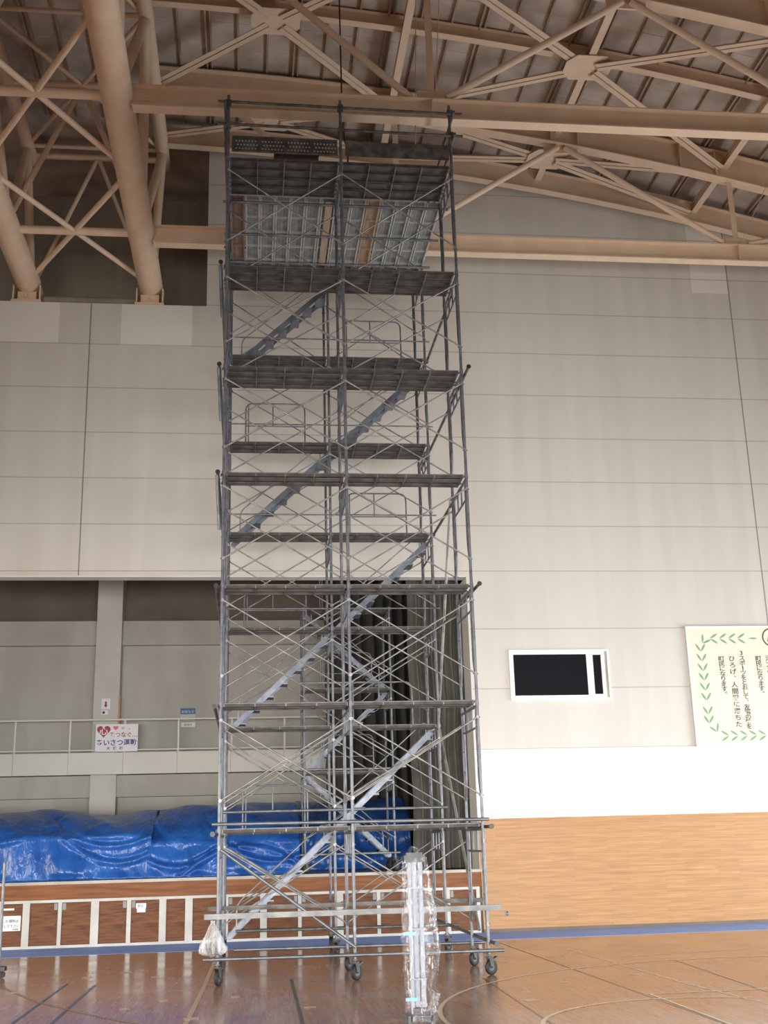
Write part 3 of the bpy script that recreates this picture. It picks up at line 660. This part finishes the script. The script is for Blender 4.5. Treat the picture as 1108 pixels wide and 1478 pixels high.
# blue tarpaulins over the stage furniture
def hsh(i, s_): return math.sin(i*12.9898+s_*78.233)*43758.5453 % 1.0
def tarp(x0, x1, yf, depth, top, label, seed, nx=150, zf=0.80, swags=()):
    prof = []
    for i in range(60):
        u = i/59.0
        if u < 0.42: prof.append((0.0+0.16*u/0.42, u/0.42*zf, 0))
        else:
            w = (u-0.42)/0.58; prof.append((0.16+w*(depth-0.16), zf+(1-max(0.0, 1-w)**2.2)*(top(0)*0+1), 1))
    b = MB(); vs_, fs = [], []
    for i in range(nx+1):
        x = x0+(x1-x0)*i/nx; T = top(x)
        for j, (dy, zz, part) in enumerate(prof):
            h = zz if part == 0 else zf+(zz-zf)*(T-zf)
            fold = 0.03*math.sin(7.3*x+seed+1.5*math.sin(2.1*x))+0.018*math.sin(17*x+seed*2+3*zz)+0.05*math.sin(2.4*x+seed*3+2.3*zz)
            sag = 0.0
            for (cx, cw) in ((x0+(x1-x0)*0.55, 0.9), (x0+(x1-x0)*0.2, 0.7), (x0+(x1-x0)*0.85, 0.6)):
                d = (x-cx)/cw
                if abs(d) < 1: sag += 0.05*math.sin(9*(h-0.35*(d*d)))*(1-d*d)
            for (sc, sa, sb) in swags:
                q = (h-(sa+sb*(x-sc)**2))/0.05
                if abs(x-sc) < 1.4 and abs(q) < 4: sag += 0.075*math.exp(-q*q)-0.05*math.exp(-(q-1.6)**2)
            k_ = min(1.0, h/0.12)
            y = yf+dy-(fold+sag)*k_*(1.0 if part == 0 else 0.6)
            z = 1.2+h+(0.022*math.sin(3.1*x+seed+3*dy)+0.012*math.sin(9*x+5*dy+seed) if part else 0)
            vs_.append((x, y, z))
    m_ = len(prof)
    for i in range(nx):
        for j in range(m_-1): fs.append((i*m_+j, (i+1)*m_+j, (i+1)*m_+j+1, i*m_+j+1))
    b.add(vs_, fs, True); o = b.build('blue_tarp', M['tarp'])
    md = o.modifiers.new('thick', 'SOLIDIFY'); md.thickness = 0.006; md.offset = 1
    return tag(o, label, 'tarpaulin', 'blue tarpaulins over the stage furniture')
tarp(-11, -1.52, 7.66, 2.5, lambda x: 1.40-0.17*math.exp(-((x+2.55)/0.75)**2)+0.04*math.sin(1.6*x), 'blue tarp covering stage furniture left of the scaffold', 1.0, 260, 0.80, ((-2.15, 0.30, 0.42), (-2.3, 0.62, 0.30), (-3.6, 0.85, 0.15), (-4.6, 0.72, 0.3)))
tarp(-1.58, 1.42, 7.52, 2.4, lambda x: 1.42+0.03*math.sin(1.7*x+1)-0.10*max(0, -(x+1.0)), 'blue tarp behind the left bay of the tall scaffold, right of the seam', 4.2, 120, 0.62, ((-1.0, 0.18, 0.5), (0.35, 0.55, -0.35), (0.9, 0.25, 0.4)))
tarp(1.5, 3.95, 9.55, 2.0, lambda x: 1.5+0.05*math.sin(2*x), 'darker blue tarp in the shade behind the smaller scaffold', 2.6, 80, 0.9)

# grey stage curtain bunched at the right of the opening
def curtain(x0, x1, y0, z0, z1, label, amp, per, seed, mat='curtain'):
    nx = 160; vs_, fs = [], []
    zs = [z0+(z1-z0)*j/14 for j in range(15)]
    for i in range(nx+1):
        x = x0+(x1-x0)*i/nx
        for z in zs:
            ph = 2*PI*x/per+0.8*math.sin(1.7*x/per+seed)
            vs_.append((x+0.02*math.sin(3*z+seed), y0+amp*math.sin(ph)+0.25*amp*math.sin(2*ph+seed+0.1*z), z))
    for i in range(nx):
        for j in range(14): fs.append((i*15+j, (i+1)*15+j, (i+1)*15+j+1, i*15+j+1))
    b = MB(); b.add(vs_, fs, True); o = b.build('stage_curtain', M[mat])
    md = o.modifiers.new('thick', 'SOLIDIFY'); md.thickness = 0.012
    return tag(o, label, 'curtain', 'grey stage curtains')
curtain(3.80, 4.94, 8.0, 1.21, 7.9, 'dark grey pleated stage curtain at the right edge of the opening', 0.075, 0.19, 0.3)
curtain(2.35, 7.0, 13.3, 1.21, 9.6, 'blackish pleated backdrop curtain deep on the stage behind the smaller scaffold', 0.08, 0.28, 0.7, 'curtain_dark')
curtain(4.0, 5.8, 9.4, 1.21, 7.9, 'grey pleated stage curtain hanging just behind the front one', 0.09, 0.24, 1.9)

# ================================================================== SCAFFOLD PARTS
FD = 1.219                                   # frame depth
def frame_mesh(h):
    b = MB()
    for y, s_ in ((0, 1), (FD, -1)):
        b.tube((0, y, 0), (0, y, h), 0.0225, 10); b.tube((0, y, h-0.05), (0, y, h+0.03), 0.028, 10)
        iy = y+s_*0.13
        b.path([(0, iy, h-0.06), (0, iy, 0.62), (0, y+s_*0.02, 0.36)], 0.0155, 8, 0.16)
        for z in (0.78, 1.08, 1.36): b.tube((0, y, z), (0, iy, z), 0.013, 6)
        for z in (0.40, 1.49):
            b.tube((-0.035, y, z), (0.035, y, z), 0.011, 6); b.box(-0.016, 0.016, y-s_*0.0-0.03, y+0.03, z-0.03, z+0.03)
    b.tube((0, 0, h-0.06), (0, FD, h-0.06), 0.0225, 10); b.tube((0, 0.13, h-0.36), (0, FD-0.13, h-0.36), 0.0155, 8)
    for y in (0.45, FD-0.45): b.tube((0, y, h-0.06), (0, y, h-0.36), 0.013, 6)
    return b.mesh('frame', M['steel'])
BW = 1.829
def brace_mesh(bw, za=0.40, zb=1.49):
    b = MB()
    b.tube((0.01, 0.012, za), (bw-0.01, 0.012, zb), 0.0125, 7); b.tube((0.01, -0.012, zb), (bw-0.01, -0.012, za), 0.0125, 7)
    for x, z in ((0.01, za), (bw-0.01, zb), (0.01, zb), (bw-0.01, za)): b.disc((x, 0, z), (0, 1, 0), 0.022, 0.03, 8)
    b.disc((bw/2, 0, (za+zb)/2), (0, 1, 0), 0.015, 0.035, 8)
    return b.mesh('cross_brace', M['brace'])
def plank_mesh(l, w, mat, name='plank'):
    """steel walkway plank: sheet on top, side channels, centre rail and ribs beneath, hooks at the ends"""
    b = MB(); b.box(0.03, l-0.03, 0, w, -0.006, 0); b.extra = [M['plank_rail']]; b.slot = 1
    ys = (0, w-0.022) if w < 0.3 else (0, w/2-0.011, w-0.022)
    for y in ys: b.box(0.03, l-0.03, y, y+0.022, -0.014, -0.001)
    b.slot = 2; b.extra.append(M['plank_side'])
    for y in ys: b.box(0.03, l-0.03, y+0.001, y+0.021, -0.056, -0.014)
    b.slot = 1
    for i in range(5):
        x = 0.03+(l-0.06-0.025)*i/4; b.box(x+0.005, x+0.019, 0.0, w, -0.058, -0.006)
    for x, s_ in ((0.03, -1), (l-0.03, 1)):
        for y in (0.05, w-0.05):
            b.path([(x, y, -0.03), (x+s_*0.045, y, -0.004), (x+s_*0.07, y, -0.02), (x+s_*0.072, y, -0.05)], 0.012, 6)
    return b.mesh(name, mat)
def stair_mesh(run, rise, w=0.42, flip=1):
    b = MB(); n = 7
    for y in (0.0, w):
        b.bar((0, y, 0), (run*flip, y, rise), 0.026, 0.095)
    for i in range(n):
        t = (i+0.6)/n; x, z = run*flip*t, rise*t
        b.box(x-0.07, x+0.10, 0.01, w-0.01, z-0.062, z-0.035)
        b.box(x-0.07, x-0.055, 0.01, w-0.01, z-0.085, z-0.035)
    for s_ in (0, 1):
        p = Vector((run*flip*s_, 0, rise*s_))
        for y in (0.0, w): b.disc(p+Vector((0, y, 0)), (0, 1, 0), 0.05, 0.04, 10)
    return b.mesh('stair', M['alu'])
def handrail_mesh(run, rise, flip=1):
    b = MB(); b.path([(0.12*flip, 0, 0.15), (0.12*flip, 0, 0.52), (run*flip*0.93, 0, rise*0.93+0.30), (run*flip*0.93, 0, rise*0.93)], 0.0125, 7, 0.12)
    return b.mesh('stair_handrail', M['brace'])
def guard_mesh(l=1.08, h=0.74):
    b = MB(); b.path([(0, 0, 0), (0, 0, h), (l, 0, h), (l, 0, 0.0)], 0.0135, 8, 0.14)
    b.tube((l*0.46, 0, h), (l*0.46, 0, 0.30), 0.011, 6); b.tube((0, 0, 0.30), (l, 0, 0.30), 0.0115, 6); b.tube((0.05, 0, h-0.03), (0.05, 0, 0), 0.011, 6)
    return b.mesh('guard_rail', M['steel'])
def caster_meshes():
    b = MB(); b.tube((0, 0, 0.235), (0, 0, 0.34), 0.018, 8); b.disc((0, 0, 0.262), (0, 0, 1), 0.04, 0.02, 12); b.tube((-0.07, 0, 0.29), (0.07, 0, 0.29), 0.008, 6)
    b.box(-0.04, 0.045, -0.04, 0.04, 0.222, 0.236)
    for y in (-0.034, 0.028): b.prism([(-0.03, y, 0.225), (0.04, y, 0.225), (0.055, y, 0.10), (0.03, y, 0.085), (0.005, y, 0.10)], (0, 0.006, 0))
    b.prism([(0.04, -0.03, 0.2), (0.13, -0.03, 0.235), (0.135, -0.03, 0.222), (0.05, -0.03, 0.18)], (0, 0.06, 0)); b.tube((0.03, -0.045, 0.1), (0.03, 0.045, 0.1), 0.012, 8)
    w = MB(); n = 24
    prof = [(0.05, -0.018), (0.088, -0.024), (0.1, -0.014), (0.1, 0.014), (0.088, 0.024), (0.05, 0.018)]
    vs_ = [(0.03+r*math.cos(2*PI*i/n), y, 0.1+r*math.sin(2*PI*i/n)) for i in range(n) for r, y in prof]
    fs = [(i*6+k, i*6+k+1, ((i+1) % n)*6+k+1, ((i+1) % n)*6+k) for i in range(n) for k in range(5)]
    w.add(vs_, fs, True)
    h = MB(); h.disc((0.03, 0, 0.1), (0, 1, 0), 0.05, 0.03, 16)
    return b.mesh('caster', M['steel_dark']), w.mesh('wheel', M['rubber']), h.mesh('wheel_hub', M['steel_dark'])
ME_FRAME, ME_FRAME_TOP = frame_mesh(HL), frame_mesh(LEV[7]-LEV[6])
ME_BRACE = brace_mesh(BW)
ME_BRACE_TOP = brace_mesh(BW, 0.42, 1.68)
ME_PLANK, ME_PLANK_N = plank_mesh(BW, 0.5, M['plank']), plank_mesh(BW, 0.24, M['plank'])
ME_GUARD = guard_mesh()
CAST = caster_meshes()
def put_caster(root, loc, rz):
    c = link('caster', CAST[0], root, loc, (0, 0, rz))
    link('wheel', CAST[1], c); link('wheel_hub', CAST[2], c)

# ------------------------------------------------------------------ the tall tower
T = thing('scaffold_tower', 'tall grey steel scaffold tower on casters, seven lifts up to the roof', 'scaffold tower')
FR = [0.0, BW, 2*BW]; ROWS = (0.0, 3.48); R2 = 3.48
for n in range(7):
    for x in FR:
        for y in ROWS: link('frame', ME_FRAME_TOP if n == 6 else ME_FRAME, T, (x, y, LEV[n]))
for n in range(7):
    me = ME_BRACE_TOP if n == 6 else ME_BRACE
    for k_, x in enumerate(FR[:2]):
        for y in (-0.035, FD+0.035, R2-0.035, R2+FD+0.035):
            if n == 0 and y < 0: continue
            link('cross_brace', me, T, (x, y, LEV[n]))
for n in range(1, 8):
    for x in FR[:2]:
        link('plank', ME_PLANK, T, (x, 0.06, LEV[n]+0.03))
        if n >= 5: link('plank', ME_PLANK_N, T, (x, 0.58, LEV[n]+0.03))
        if n == 7: link('plank', ME_PLANK_N, T, (x, 0.84, LEV[n]+0.03))
        link('plank', ME_PLANK, T, (x, R2+0.04, LEV[n]+0.03))
        if n in (5, 6) and x > 1: link('plank', ME_PLANK_N, T, (x, R2+0.56, LEV[n]+0.03))
        if n == 7: link('plank', ME_PLANK, T, (x, R2+0.58, LEV[n]+0.03))
# deck between the two rows at the top
zd = LEV[7]+0.02
for y in (FD+0.05, 2.36, R2-0.08): MB().tube((-0.1, y, zd-0.08), (2*BW+0.15, y, zd-0.08), 0.024, 10).build('deck_bearer', M['steel'], T)
DL = R2-FD+0.06
def deck_mesh(w, mat):
    b = MB(); b.box(0, w, 0, DL, -0.006, 0.0)
    if mat is M['deck']: b.extra = [M['deck_rail']]; b.slot = 1
    for x in (0, w-0.024): b.box(x, x+0.024, 0, DL, -0.062, -0.006)
    for i in range(5): y = 0.1+(DL-0.25)*i/4; b.box(0.024, w-0.024, y, y+0.03, -0.04, -0.006)
    for i in range(3): b.box(w*(i+1)/4-0.003, w*(i+1)/4+0.003, 0, DL, -0.010, -0.006)
    return b.mesh('deck_plank', mat)
ME_DECK, ME_DECK_P, ME_DECK_B = deck_mesh(0.245, M['deck']), deck_mesh(0.235, M['ply']), deck_mesh(0.245, M['brown_sheet'])
for i in range(14):
    x = 0.02+0.262*i
    me = ME_DECK_B if i == 0 else ME_DECK_P if i in (9,) else ME_DECK
    link('deck_plank', me, T, (x, FD-0.03, zd))
MB().box(1.66, 1.78, FD-0.02, R2, zd-0.062, zd-0.052).build('deck_batten', M['ply'], T)
# toe boards, posts and rails above the deck
b = MB(); y = -0.03
b.box(0.06, 1.77, y-0.004, y, 12.55, 12.83)
for z in (12.55, 12.815): b.box(0.06, 1.77, y-0.03, y-0.004, z, z+0.018)
for i in range(5): x = 0.06+(1.71-0.02)*i/4; b.box(x, x+0.02, y-0.026, y-0.004, 12.55, 12.83)
tb = b.build('toe_board', M['plank'], T)
b = MB()
for i in range(4):
    for j in range(7):
        for k_ in range(3):
            x = 0.13+0.4225*i+0.052*j; z = 12.615+0.07*k_
            b.disc((x+0.026*(k_ % 2), y-0.006, z), (0, 1, 0), 0.013, 0.006, 8)
b.build('grip_hole', M['nosing'], tb)
MB().box(1.90, 3.62, y-0.008, y, 12.55, 12.83).build('toe_board', M['steel_dark'], T)
for x in FR:
    for yy_ in (0.0, R2+FD): MB().tube((x, yy_, LEV[7]), (x, yy_, 13.62), 0.024, 10).build('rail_post', M['steel'], T)
for z in (13.04, 13.46):
    MB().tube((-0.17, -0.05, z+0.01), (3.86, -0.05, z-0.03), 0.024, 10).build('guard_pipe', M['steel_dark'], T)
    MB().tube((-0.17, R2+FD+0.05, z), (3.86, R2+FD+0.05, z), 0.024, 10).build('guard_pipe', M['steel_dark'], T)
    for x in (-0.05, 2*BW+0.05): MB().tube((x, -0.15, z-0.05), (x, R2+FD+0.15, z-0.05), 0.024, 10).build('guard_pipe', M['steel_dark'], T)
for x in FR:
    for z in (13.04, 13.46): MB().box(x-0.045, x+0.045, -0.075, 0.03, z-0.035, z+0.035).build('clamp', M['steel_dark'], T)
# plywood sheet lying on the deck near the front
MB().box(0.75, 1.5, 0.35, 0.95, 12.86, 12.9).build('loose_board', M['ply'], T)
# stairs in the rear row, always rising to the right, alternating bays
ME_ST, ME_HR = stair_mesh(1.72, 1.62), handrail_mesh(1.72, 1.62)
for n in range(7):
    x = 0.09+(BW if n % 2 else 0.0); z = LEV[n]+0.05
    link('stair', ME_ST, T, (x, R2+0.62, z))
    link('stair_handrail', ME_HR, T, (x, R2+0.60, z))
for n in range(1, 7):
    x = 0.30+(0 if n % 2 else BW); link('guard_rail', ME_GUARD, T, (x, R2+0.02, LEV[n]+0.02))
for n in range(1, 7):
    MB().tube((-0.08, R2-0.05, LEV[n]+0.335), (3.75, R2-0.05, LEV[n]+0.335), 0.0135, 8).build('hand_pipe', M['steel'], T)
# ties between the two rows on the outer sides
def clamp_pipe(p, q, mat='steel_dark', r=0.024):
    b = MB(); b.tube(p, q, r, 10); o = b.build('tie_pipe', M[mat], T)
    d = (Vector(q)-Vector(p)).normalized(); b = MB(); b.tube(Vector(p)-d*0.012, Vector(p), r+0.012, 10); b.tube(Vector(q), Vector(q)+d*0.012, r+0.012, 10); b.build('end_cap', M['black'], o)
for n in (1, 3, 5): clamp_pipe((3.73, -0.24, LEV[n]-0.03), (3.73, 4.85, LEV[n]-0.03))
for n in (4, 6): clamp_pipe((3.73, 0.95, LEV[n]+0.04), (3.73, 3.7, LEV[n]+0.04))
clamp_pipe((3.73, -0.22, 0.41), (3.73, 4.85, 0.41)); clamp_pipe((-0.07, -0.22, 0.41), (-0.07, 4.85, 0.41))
for n in range(1, 7): clamp_pipe((-0.085, -0.16, LEV[n]-0.04), (-0.085, 3.6, LEV[n]-0.04))
for p, q in (((3.73, 1.82, 7.26), (3.73, 4.05, 3.62)), ((3.75, 4.0, 3.66), (3.75, 1.1, 0.5))): MB().tube(p, q, 0.024, 10).build('raking_pipe', M['brace'], T)
for n in (4, 5, 6): MB().tube((-0.1, -0.05, LEV[n]-0.05), (-0.06, 0.12, LEV[n]-0.85), 0.024, 10).build('raking_pipe', M['steel'], T)
# base pipes
for y, z, m_ in ((-0.05, 0.335, 'steel'), (FD+0.05, 0.335, 'steel'), (R2-0.05, 0.44, 'steel_dark'), (R2+FD+0.05, 0.36, 'steel')):
    MB().tube((-0.19 if y < 1 else 0.2, y, z), (3.86, y, z-0.02), 0.0245, 10).build('base_pipe', M[m_], T)
MB().box(-0.18, 3.86, -0.085, -0.025, 0.835, 0.905).build('base_rail', M['rail_steel'], T)
MB().box(-0.18, 3.86, FD+0.03, FD+0.09, 0.875, 0.935).build('base_rail', M['steel_dark'], T)
MB().tube((0.03, -0.05, 1.72), (1.84, -0.05, 0.42), 0.0245, 10).build('base_brace', M['steel'], T)
for z in (2.02,):
    MB().tube((-0.1, -0.05, LEV[1]+0.09), (3.74, -0.05, LEV[1]+0.07), 0.0245, 10).build('ledger_pipe', M['steel'], T)
    MB().tube((-0.1, R2-0.05, LEV[1]+0.335), (3.74, R2-0.05, LEV[1]+0.335), 0.0245, 10).build('ledger_pipe', M['steel'], T)
for i, x in enumerate(FR):
    for j, y in enumerate((0, FD, R2, R2+FD)): put_caster(T, (x, y, 0), (1.15, 0.75, 0.5)[i]+0.2*j)

# ------------------------------------------------------------------ the smaller tower on the stage
T2 = thing('scaffold_tower', 'smaller single bay scaffold tower with zigzag stairs standing on the stage', 'scaffold tower', (1.53, 7.72, 1.19))
L2 = [ZB+HL*n for n in range(4)]
ME_ST_L, ME_HR_L = stair_mesh(1.7, 1.62, flip=-1), handrail_mesh(1.7, 1.62, -1)
for n in range(3):
    for x in (0, BW): link('frame', ME_FRAME, T2, (x, 0, L2[n]))
    for y in (-0.035, FD+0.035): link('cross_brace', ME_BRACE, T2, (0, y, L2[n]))
    link('plank', ME_PLANK, T2, (0, 0.06, L2[n+1]+0.03))
    if n % 2 == 0: link('stair', ME_ST_L, T2, (BW-0.05, 0.66, L2[n]+0.05)); link('stair_handrail', ME_HR_L, T2, (BW-0.05, 0.64, L2[n]+0.05))
    else: link('stair', ME_ST, T2, (0.06, 0.66, L2[n]+0.05)); link('stair_handrail', ME_HR, T2, (0.06, 0.64, L2[n]+0.05))
    link('guard_rail', ME_GUARD, T2, (0.35, 0.02, L2[n+1]+0.02))
for z in (0.36, L2[1]+0.06, L2[2]+0.12): MB().tube((1.43, 7.67, 1.19+z), (3.46, 7.67, 1.19+z), 0.022, 8).build('base_pipe', M['brace'], T2)
for x in (0, BW):
    for y in (0, FD): put_caster(T2, (x, y, 0), 0.6)

# ================================================================== BOARD ON THE RIGHT WALL
bd = thing('charter_board', 'large cream board with leaf border and dark vertical lettering on the right wall', 'board', (11.5, WY, 3.5))
BX0, BX1, BZ0, BZ1 = 9.69, 13.6, 3.50, 6.05
MB().box(BX0+0.03, BX1-0.03, WY-0.07, WY-0.0, BZ0+0.03, BZ1-0.03).build('panel', M['board'], bd)
b = MB(); ringbox(b, BX0, BX1, BZ0, BZ1, 0.035, WY-0.085, WY); b.build('frame', M['white'], bd)
yb = WY-0.072
def leafshape(b, x, z, ang, l, w):
    d = (math.cos(ang), math.sin(ang)); n = (-d[1], d[0]); pts = []
    for t, s_ in ((0, 0), (0.3, 0.8), (0.6, 1), (0.85, 0.55), (1, 0), (0.85, -0.55), (0.6, -1), (0.3, -0.8)):
        pts.append((x+d[0]*l*t+n[0]*w*s_, yb, z+d[1]*l*t+n[1]*w*s_))
    b.prism(pts, (0, -0.002, 0))
def sprig(x, z, ang):
    lf = MB()
    for s_ in (-1, 1): leafshape(lf, x, z, ang+s_*0.56, 0.205, 0.024)
    o = lf.build('leaf_sprig', M['leaf'], bd); lp = MB()
    leafshape(lp, x, z, ang, 0.12, 0.008)
    for s_ in (-1, 1): leafshape(lp, x+0.11*math.cos(ang), z+0.11*math.sin(ang), ang+s_*0.5, 0.04, 0.012)
    lp.build('bud', M['leaf_pale'], o)
for i, z in enumerate((5.50, 5.29, 5.08, 4.88, 4.67, 4.46, 4.17, 3.98)): sprig(9.99+0.004*i, z, PI/2)
sprig(10.05, 5.68, 0.95); sprig(10.17, 3.80, 1.95)
for i in range(4): sprig(10.22+0.205*i, 5.78, 0.0)
lf = MB(); leafshape(lf, 11.08, 5.78, 0, 0.2, 0.02); lf.build('leaf', M['leaf'], bd)
for i in range(7): sprig(10.42+0.205*i, 3.72, PI)
lt = MB(); SMALL = '、。'
def column(txt, x, ztop, pitch, size):
    z = ztop
    for ch in txt:
        if ch == ' ': z -= pitch; continue
        if ch == 'ー':
            lt.box(x-0.012, x+0.012, yb-0.002, yb, z-size*0.92, z-0.1*size); z -= pitch; continue
        if ch in SMALL: put_text(lt, ch, size, x+0.07, yb, z-size*0.35, 0.0015, 1.0); z -= pitch; continue
        put_text(lt, ch, size, x, yb, z-size*0.85, 0.0022, 1.2); z -= pitch
column('3', 10.885, 5.53, 0.1, 0.13)
column('スポーツをとおして、友情の輪を', 10.885, 5.41, 0.1035, 0.118)
column('ひろげ、人間愛に満ちた', 10.66, 5.41, 0.139, 0.13)
column('町民になります。', 10.425, 5.405, 0.107, 0.12)
column('活力ある明るい社会を築く', 11.49, 5.41, 0.129, 0.135)
column('町民になります。', 11.255, 5.405, 0.107, 0.12)
lt.build('lettering', M['textgrey'], bd)
b = MB(); n = 40
vs_ = []
for r in (0.175, 0.205):
    vs_ += [(11.60+r*math.cos(2*PI*i/n), yb-0.001, 5.80+r*math.sin(2*PI*i/n)) for i in range(n)]
b.add(vs_, [(i, (i+1) % n, n+(i+1) % n, n+i) for i in range(n)])
b.prism([(11.60+dx, yb, 5.80+dz) for dx, dz in ((-0.10, -0.11), (-0.03, 0.16), (0.05, 0.16), (0.02, -0.02), (-0.04, 0.0))], (0, -0.002, 0))
b.prism([(11.60+dx, yb, 5.80+dz) for dx, dz in ((0.10, -0.11), (0.11, 0.12), (0.04, 0.15), (0.05, -0.02))], (0, -0.002, 0))
b.build('emblem', M['textgrey'], bd)

# ================================================================== FLOOR THINGS
# masts wrapped in clear film, standing in the foreground
mx, my = 2.12, -4.0
ms = thing('wrapped_mast', 'pale metal twin mast wrapped in clear plastic film standing in the foreground', 'wrapped stand', (mx, my, 0))
for dx, dy, w in ((-0.055, 0.0, 0.045), (0.055, 0.0, 0.05), (0.0, 0.05, 0.05)):
    b = MB(); b.tube((mx+dx, my+dy, 0.08), (mx+dx, my+dy, 1.57), w/2, 20); b.tube((mx+dx, my+dy, 0.62), (mx+dx, my+dy, 0.66), w/2+0.006, 20); b.build('mast_tube', M['aluwhite'], ms)
b = MB(); b.box(mx-0.115, mx+0.105, my-0.06, my+0.08, 1.565, 1.635); b.box(mx-0.09, mx+0.08, my-0.05, my+0.06, 1.635, 1.66); b.build('cap', M['black'], ms)
b = MB(); b.box(mx-0.10, mx+0.12, my-0.14, my+0.14, 0.045, 0.10); b.box(mx-0.06, mx+0.09, my-0.09, my+0.1, 0.1, 0.16); b.box(mx-0.13, mx-0.09, my-0.14, my-0.1, 0.0, 0.1); b.box(mx+0.1, mx+0.14, my+0.1, my+0.14, 0.0, 0.1)
b.box(mx+0.1, mx+0.14, my-0.14, my-0.1, 0.0, 0.1); b.box(mx-0.13, mx-0.09, my+0.1, my+0.14, 0.0, 0.1); b.build('foot', M['black'], ms)
for z in (0.42, 0.9, 1.3): MB().box(mx-0.09, mx+0.09, my-0.04, my+0.08, z, z+0.018).build('mast_strap', M['latch'], ms)
b = MB(); n = 56; rows = []
prof = [(0.02, -0.14, 0.175, 0.17), (0.12, -0.135, 0.19, 0.17), (0.28, -0.13, 0.20, 0.16), (0.34, -0.135, 0.165, 0.15), (0.5, -0.14, 0.20, 0.15), (0.7, -0.145, 0.235, 0.15), (0.9, -0.145, 0.225, 0.14), (1.1, -0.14, 0.205, 0.13), (1.3, -0.14, 0.17, 0.12), (1.5, -0.135, 0.14, 0.11), (1.62, -0.13, 0.115, 0.10), (1.68, -0.07, 0.06, 0.06), (1.73, -0.03, 0.02, 0.02)]
dense = []
for i in range(len(prof)-1):
    for q in range(5):
        t = q/5; dense.append([prof[i][k_]*(1-t)+prof[i+1][k_]*t for k_ in range(4)])
dense.append(prof[-1]); vs_, fs = [], []
for z, xa, xb, ry in dense:
    for k_ in range(n):
        a = 2*PI*k_/n; cx, rx = (xa+xb)/2, (xb-xa)/2
        wob = 1+0.06*math.sin(5*a+6*z)+0.045*math.sin(11*a-9*z)+0.03*math.sin(23*a+21*z)+(0.06*math.sin(17*a+40*z) if z < 0.35 else 0)
        vs_.append((mx+cx+rx*wob*math.cos(a), my+ry*wob*math.sin(a), z))
for i in range(len(dense)-1): fs += [(i*n+k_, i*n+(k_+1) % n, (i+1)*n+(k_+1) % n, (i+1)*n+k_) for k_ in range(n)]
b.add(vs_, fs, True); fo = b.build('plastic_film', M['film'], ms)
for z in (0.86, 0.24):
    MB().box(mx-0.15, mx-0.03, my-0.155, my-0.15, z, z+0.03).build('tape_strip', M['tape'], ms)
# white plastic bag hung over the left foot of the tower
b = MB(); vs_, fs = [], []; n = 40; prof = [(0.40, 0.11), (0.43, 0.155), (0.50, 0.165), (0.58, 0.135), (0.66, 0.095), (0.74, 0.055), (0.80, 0.025), (0.84, 0.03)]
dense = []
for i in range(len(prof)-1):
    for q in range(4): t = q/4; dense.append((prof[i][0]*(1-t)+prof[i+1][0]*t, prof[i][1]*(1-t)+prof[i+1][1]*t))
for z, r in dense:
    for k_ in range(n):
        a = 2*PI*k_/n; w = 1+0.13*math.sin(6*a+8*z)+0.09*math.sin(13*a-14*z)+0.05*math.sin(27*a+33*z)
        vs_.append((-0.06+r*w*math.cos(a), -0.20+0.75*r*w*math.sin(a), z))
fs = [tuple(range(n-1, -1, -1))]
for i in range(len(dense)-1): fs += [(i*n+k_, i*n+(k_+1) % n, (i+1)*n+(k_+1) % n, (i+1)*n+k_) for k_ in range(n)]
b.add(vs_, fs, True)
bagt = thing('plastic_bag', 'white plastic bag of clamps tied to the left foot of the tall scaffold', 'bag', (-0.06, -0.20, 0.40)); b.build('bag', M['filmbag'], bagt)
b = MB()
for i in range(9): a = i*0.9; b.tube((-0.06+0.09*math.cos(a), -0.2+0.06*math.sin(a), 0.42+0.012*i), (-0.06-0.07*math.cos(a+0.5), -0.2-0.05*math.sin(a), 0.46+0.012*i), 0.02, 7)
b.build('clamp_heap', M['steel_dark'], bagt)
# post on a caster at the left picture edge
t = thing('post_stand', 'grey steel post on a black caster at the left picture edge', 'post', (-3.21, 2.1, 0))
MB().tube((-3.215, 2.1, 0.14), (-3.225, 2.1, 1.62), 0.022, 10).build('post', M['steel'], t)
b = MB(); b.box(-3.3, -3.12, 2.02, 2.18, 0.10, 0.16); b.build('base', M['black'], t)
b = MB(); b.disc((-3.17, 2.1, 0.05), (0, 1, 0), 0.05, 0.03, 16); b.disc((-3.27, 2.1, 0.05), (0, 1, 0), 0.05, 0.03, 16); b.tube((-3.17, 2.1, 0.05), (-3.17, 2.1, 0.11), 0.02); b.tube((-3.27, 2.1, 0.05), (-3.27, 2.1, 0.11), 0.02); b.build('caster', M['rubber'], t)

for o in SC.objects:
    if '_org' in o: del o['_org']
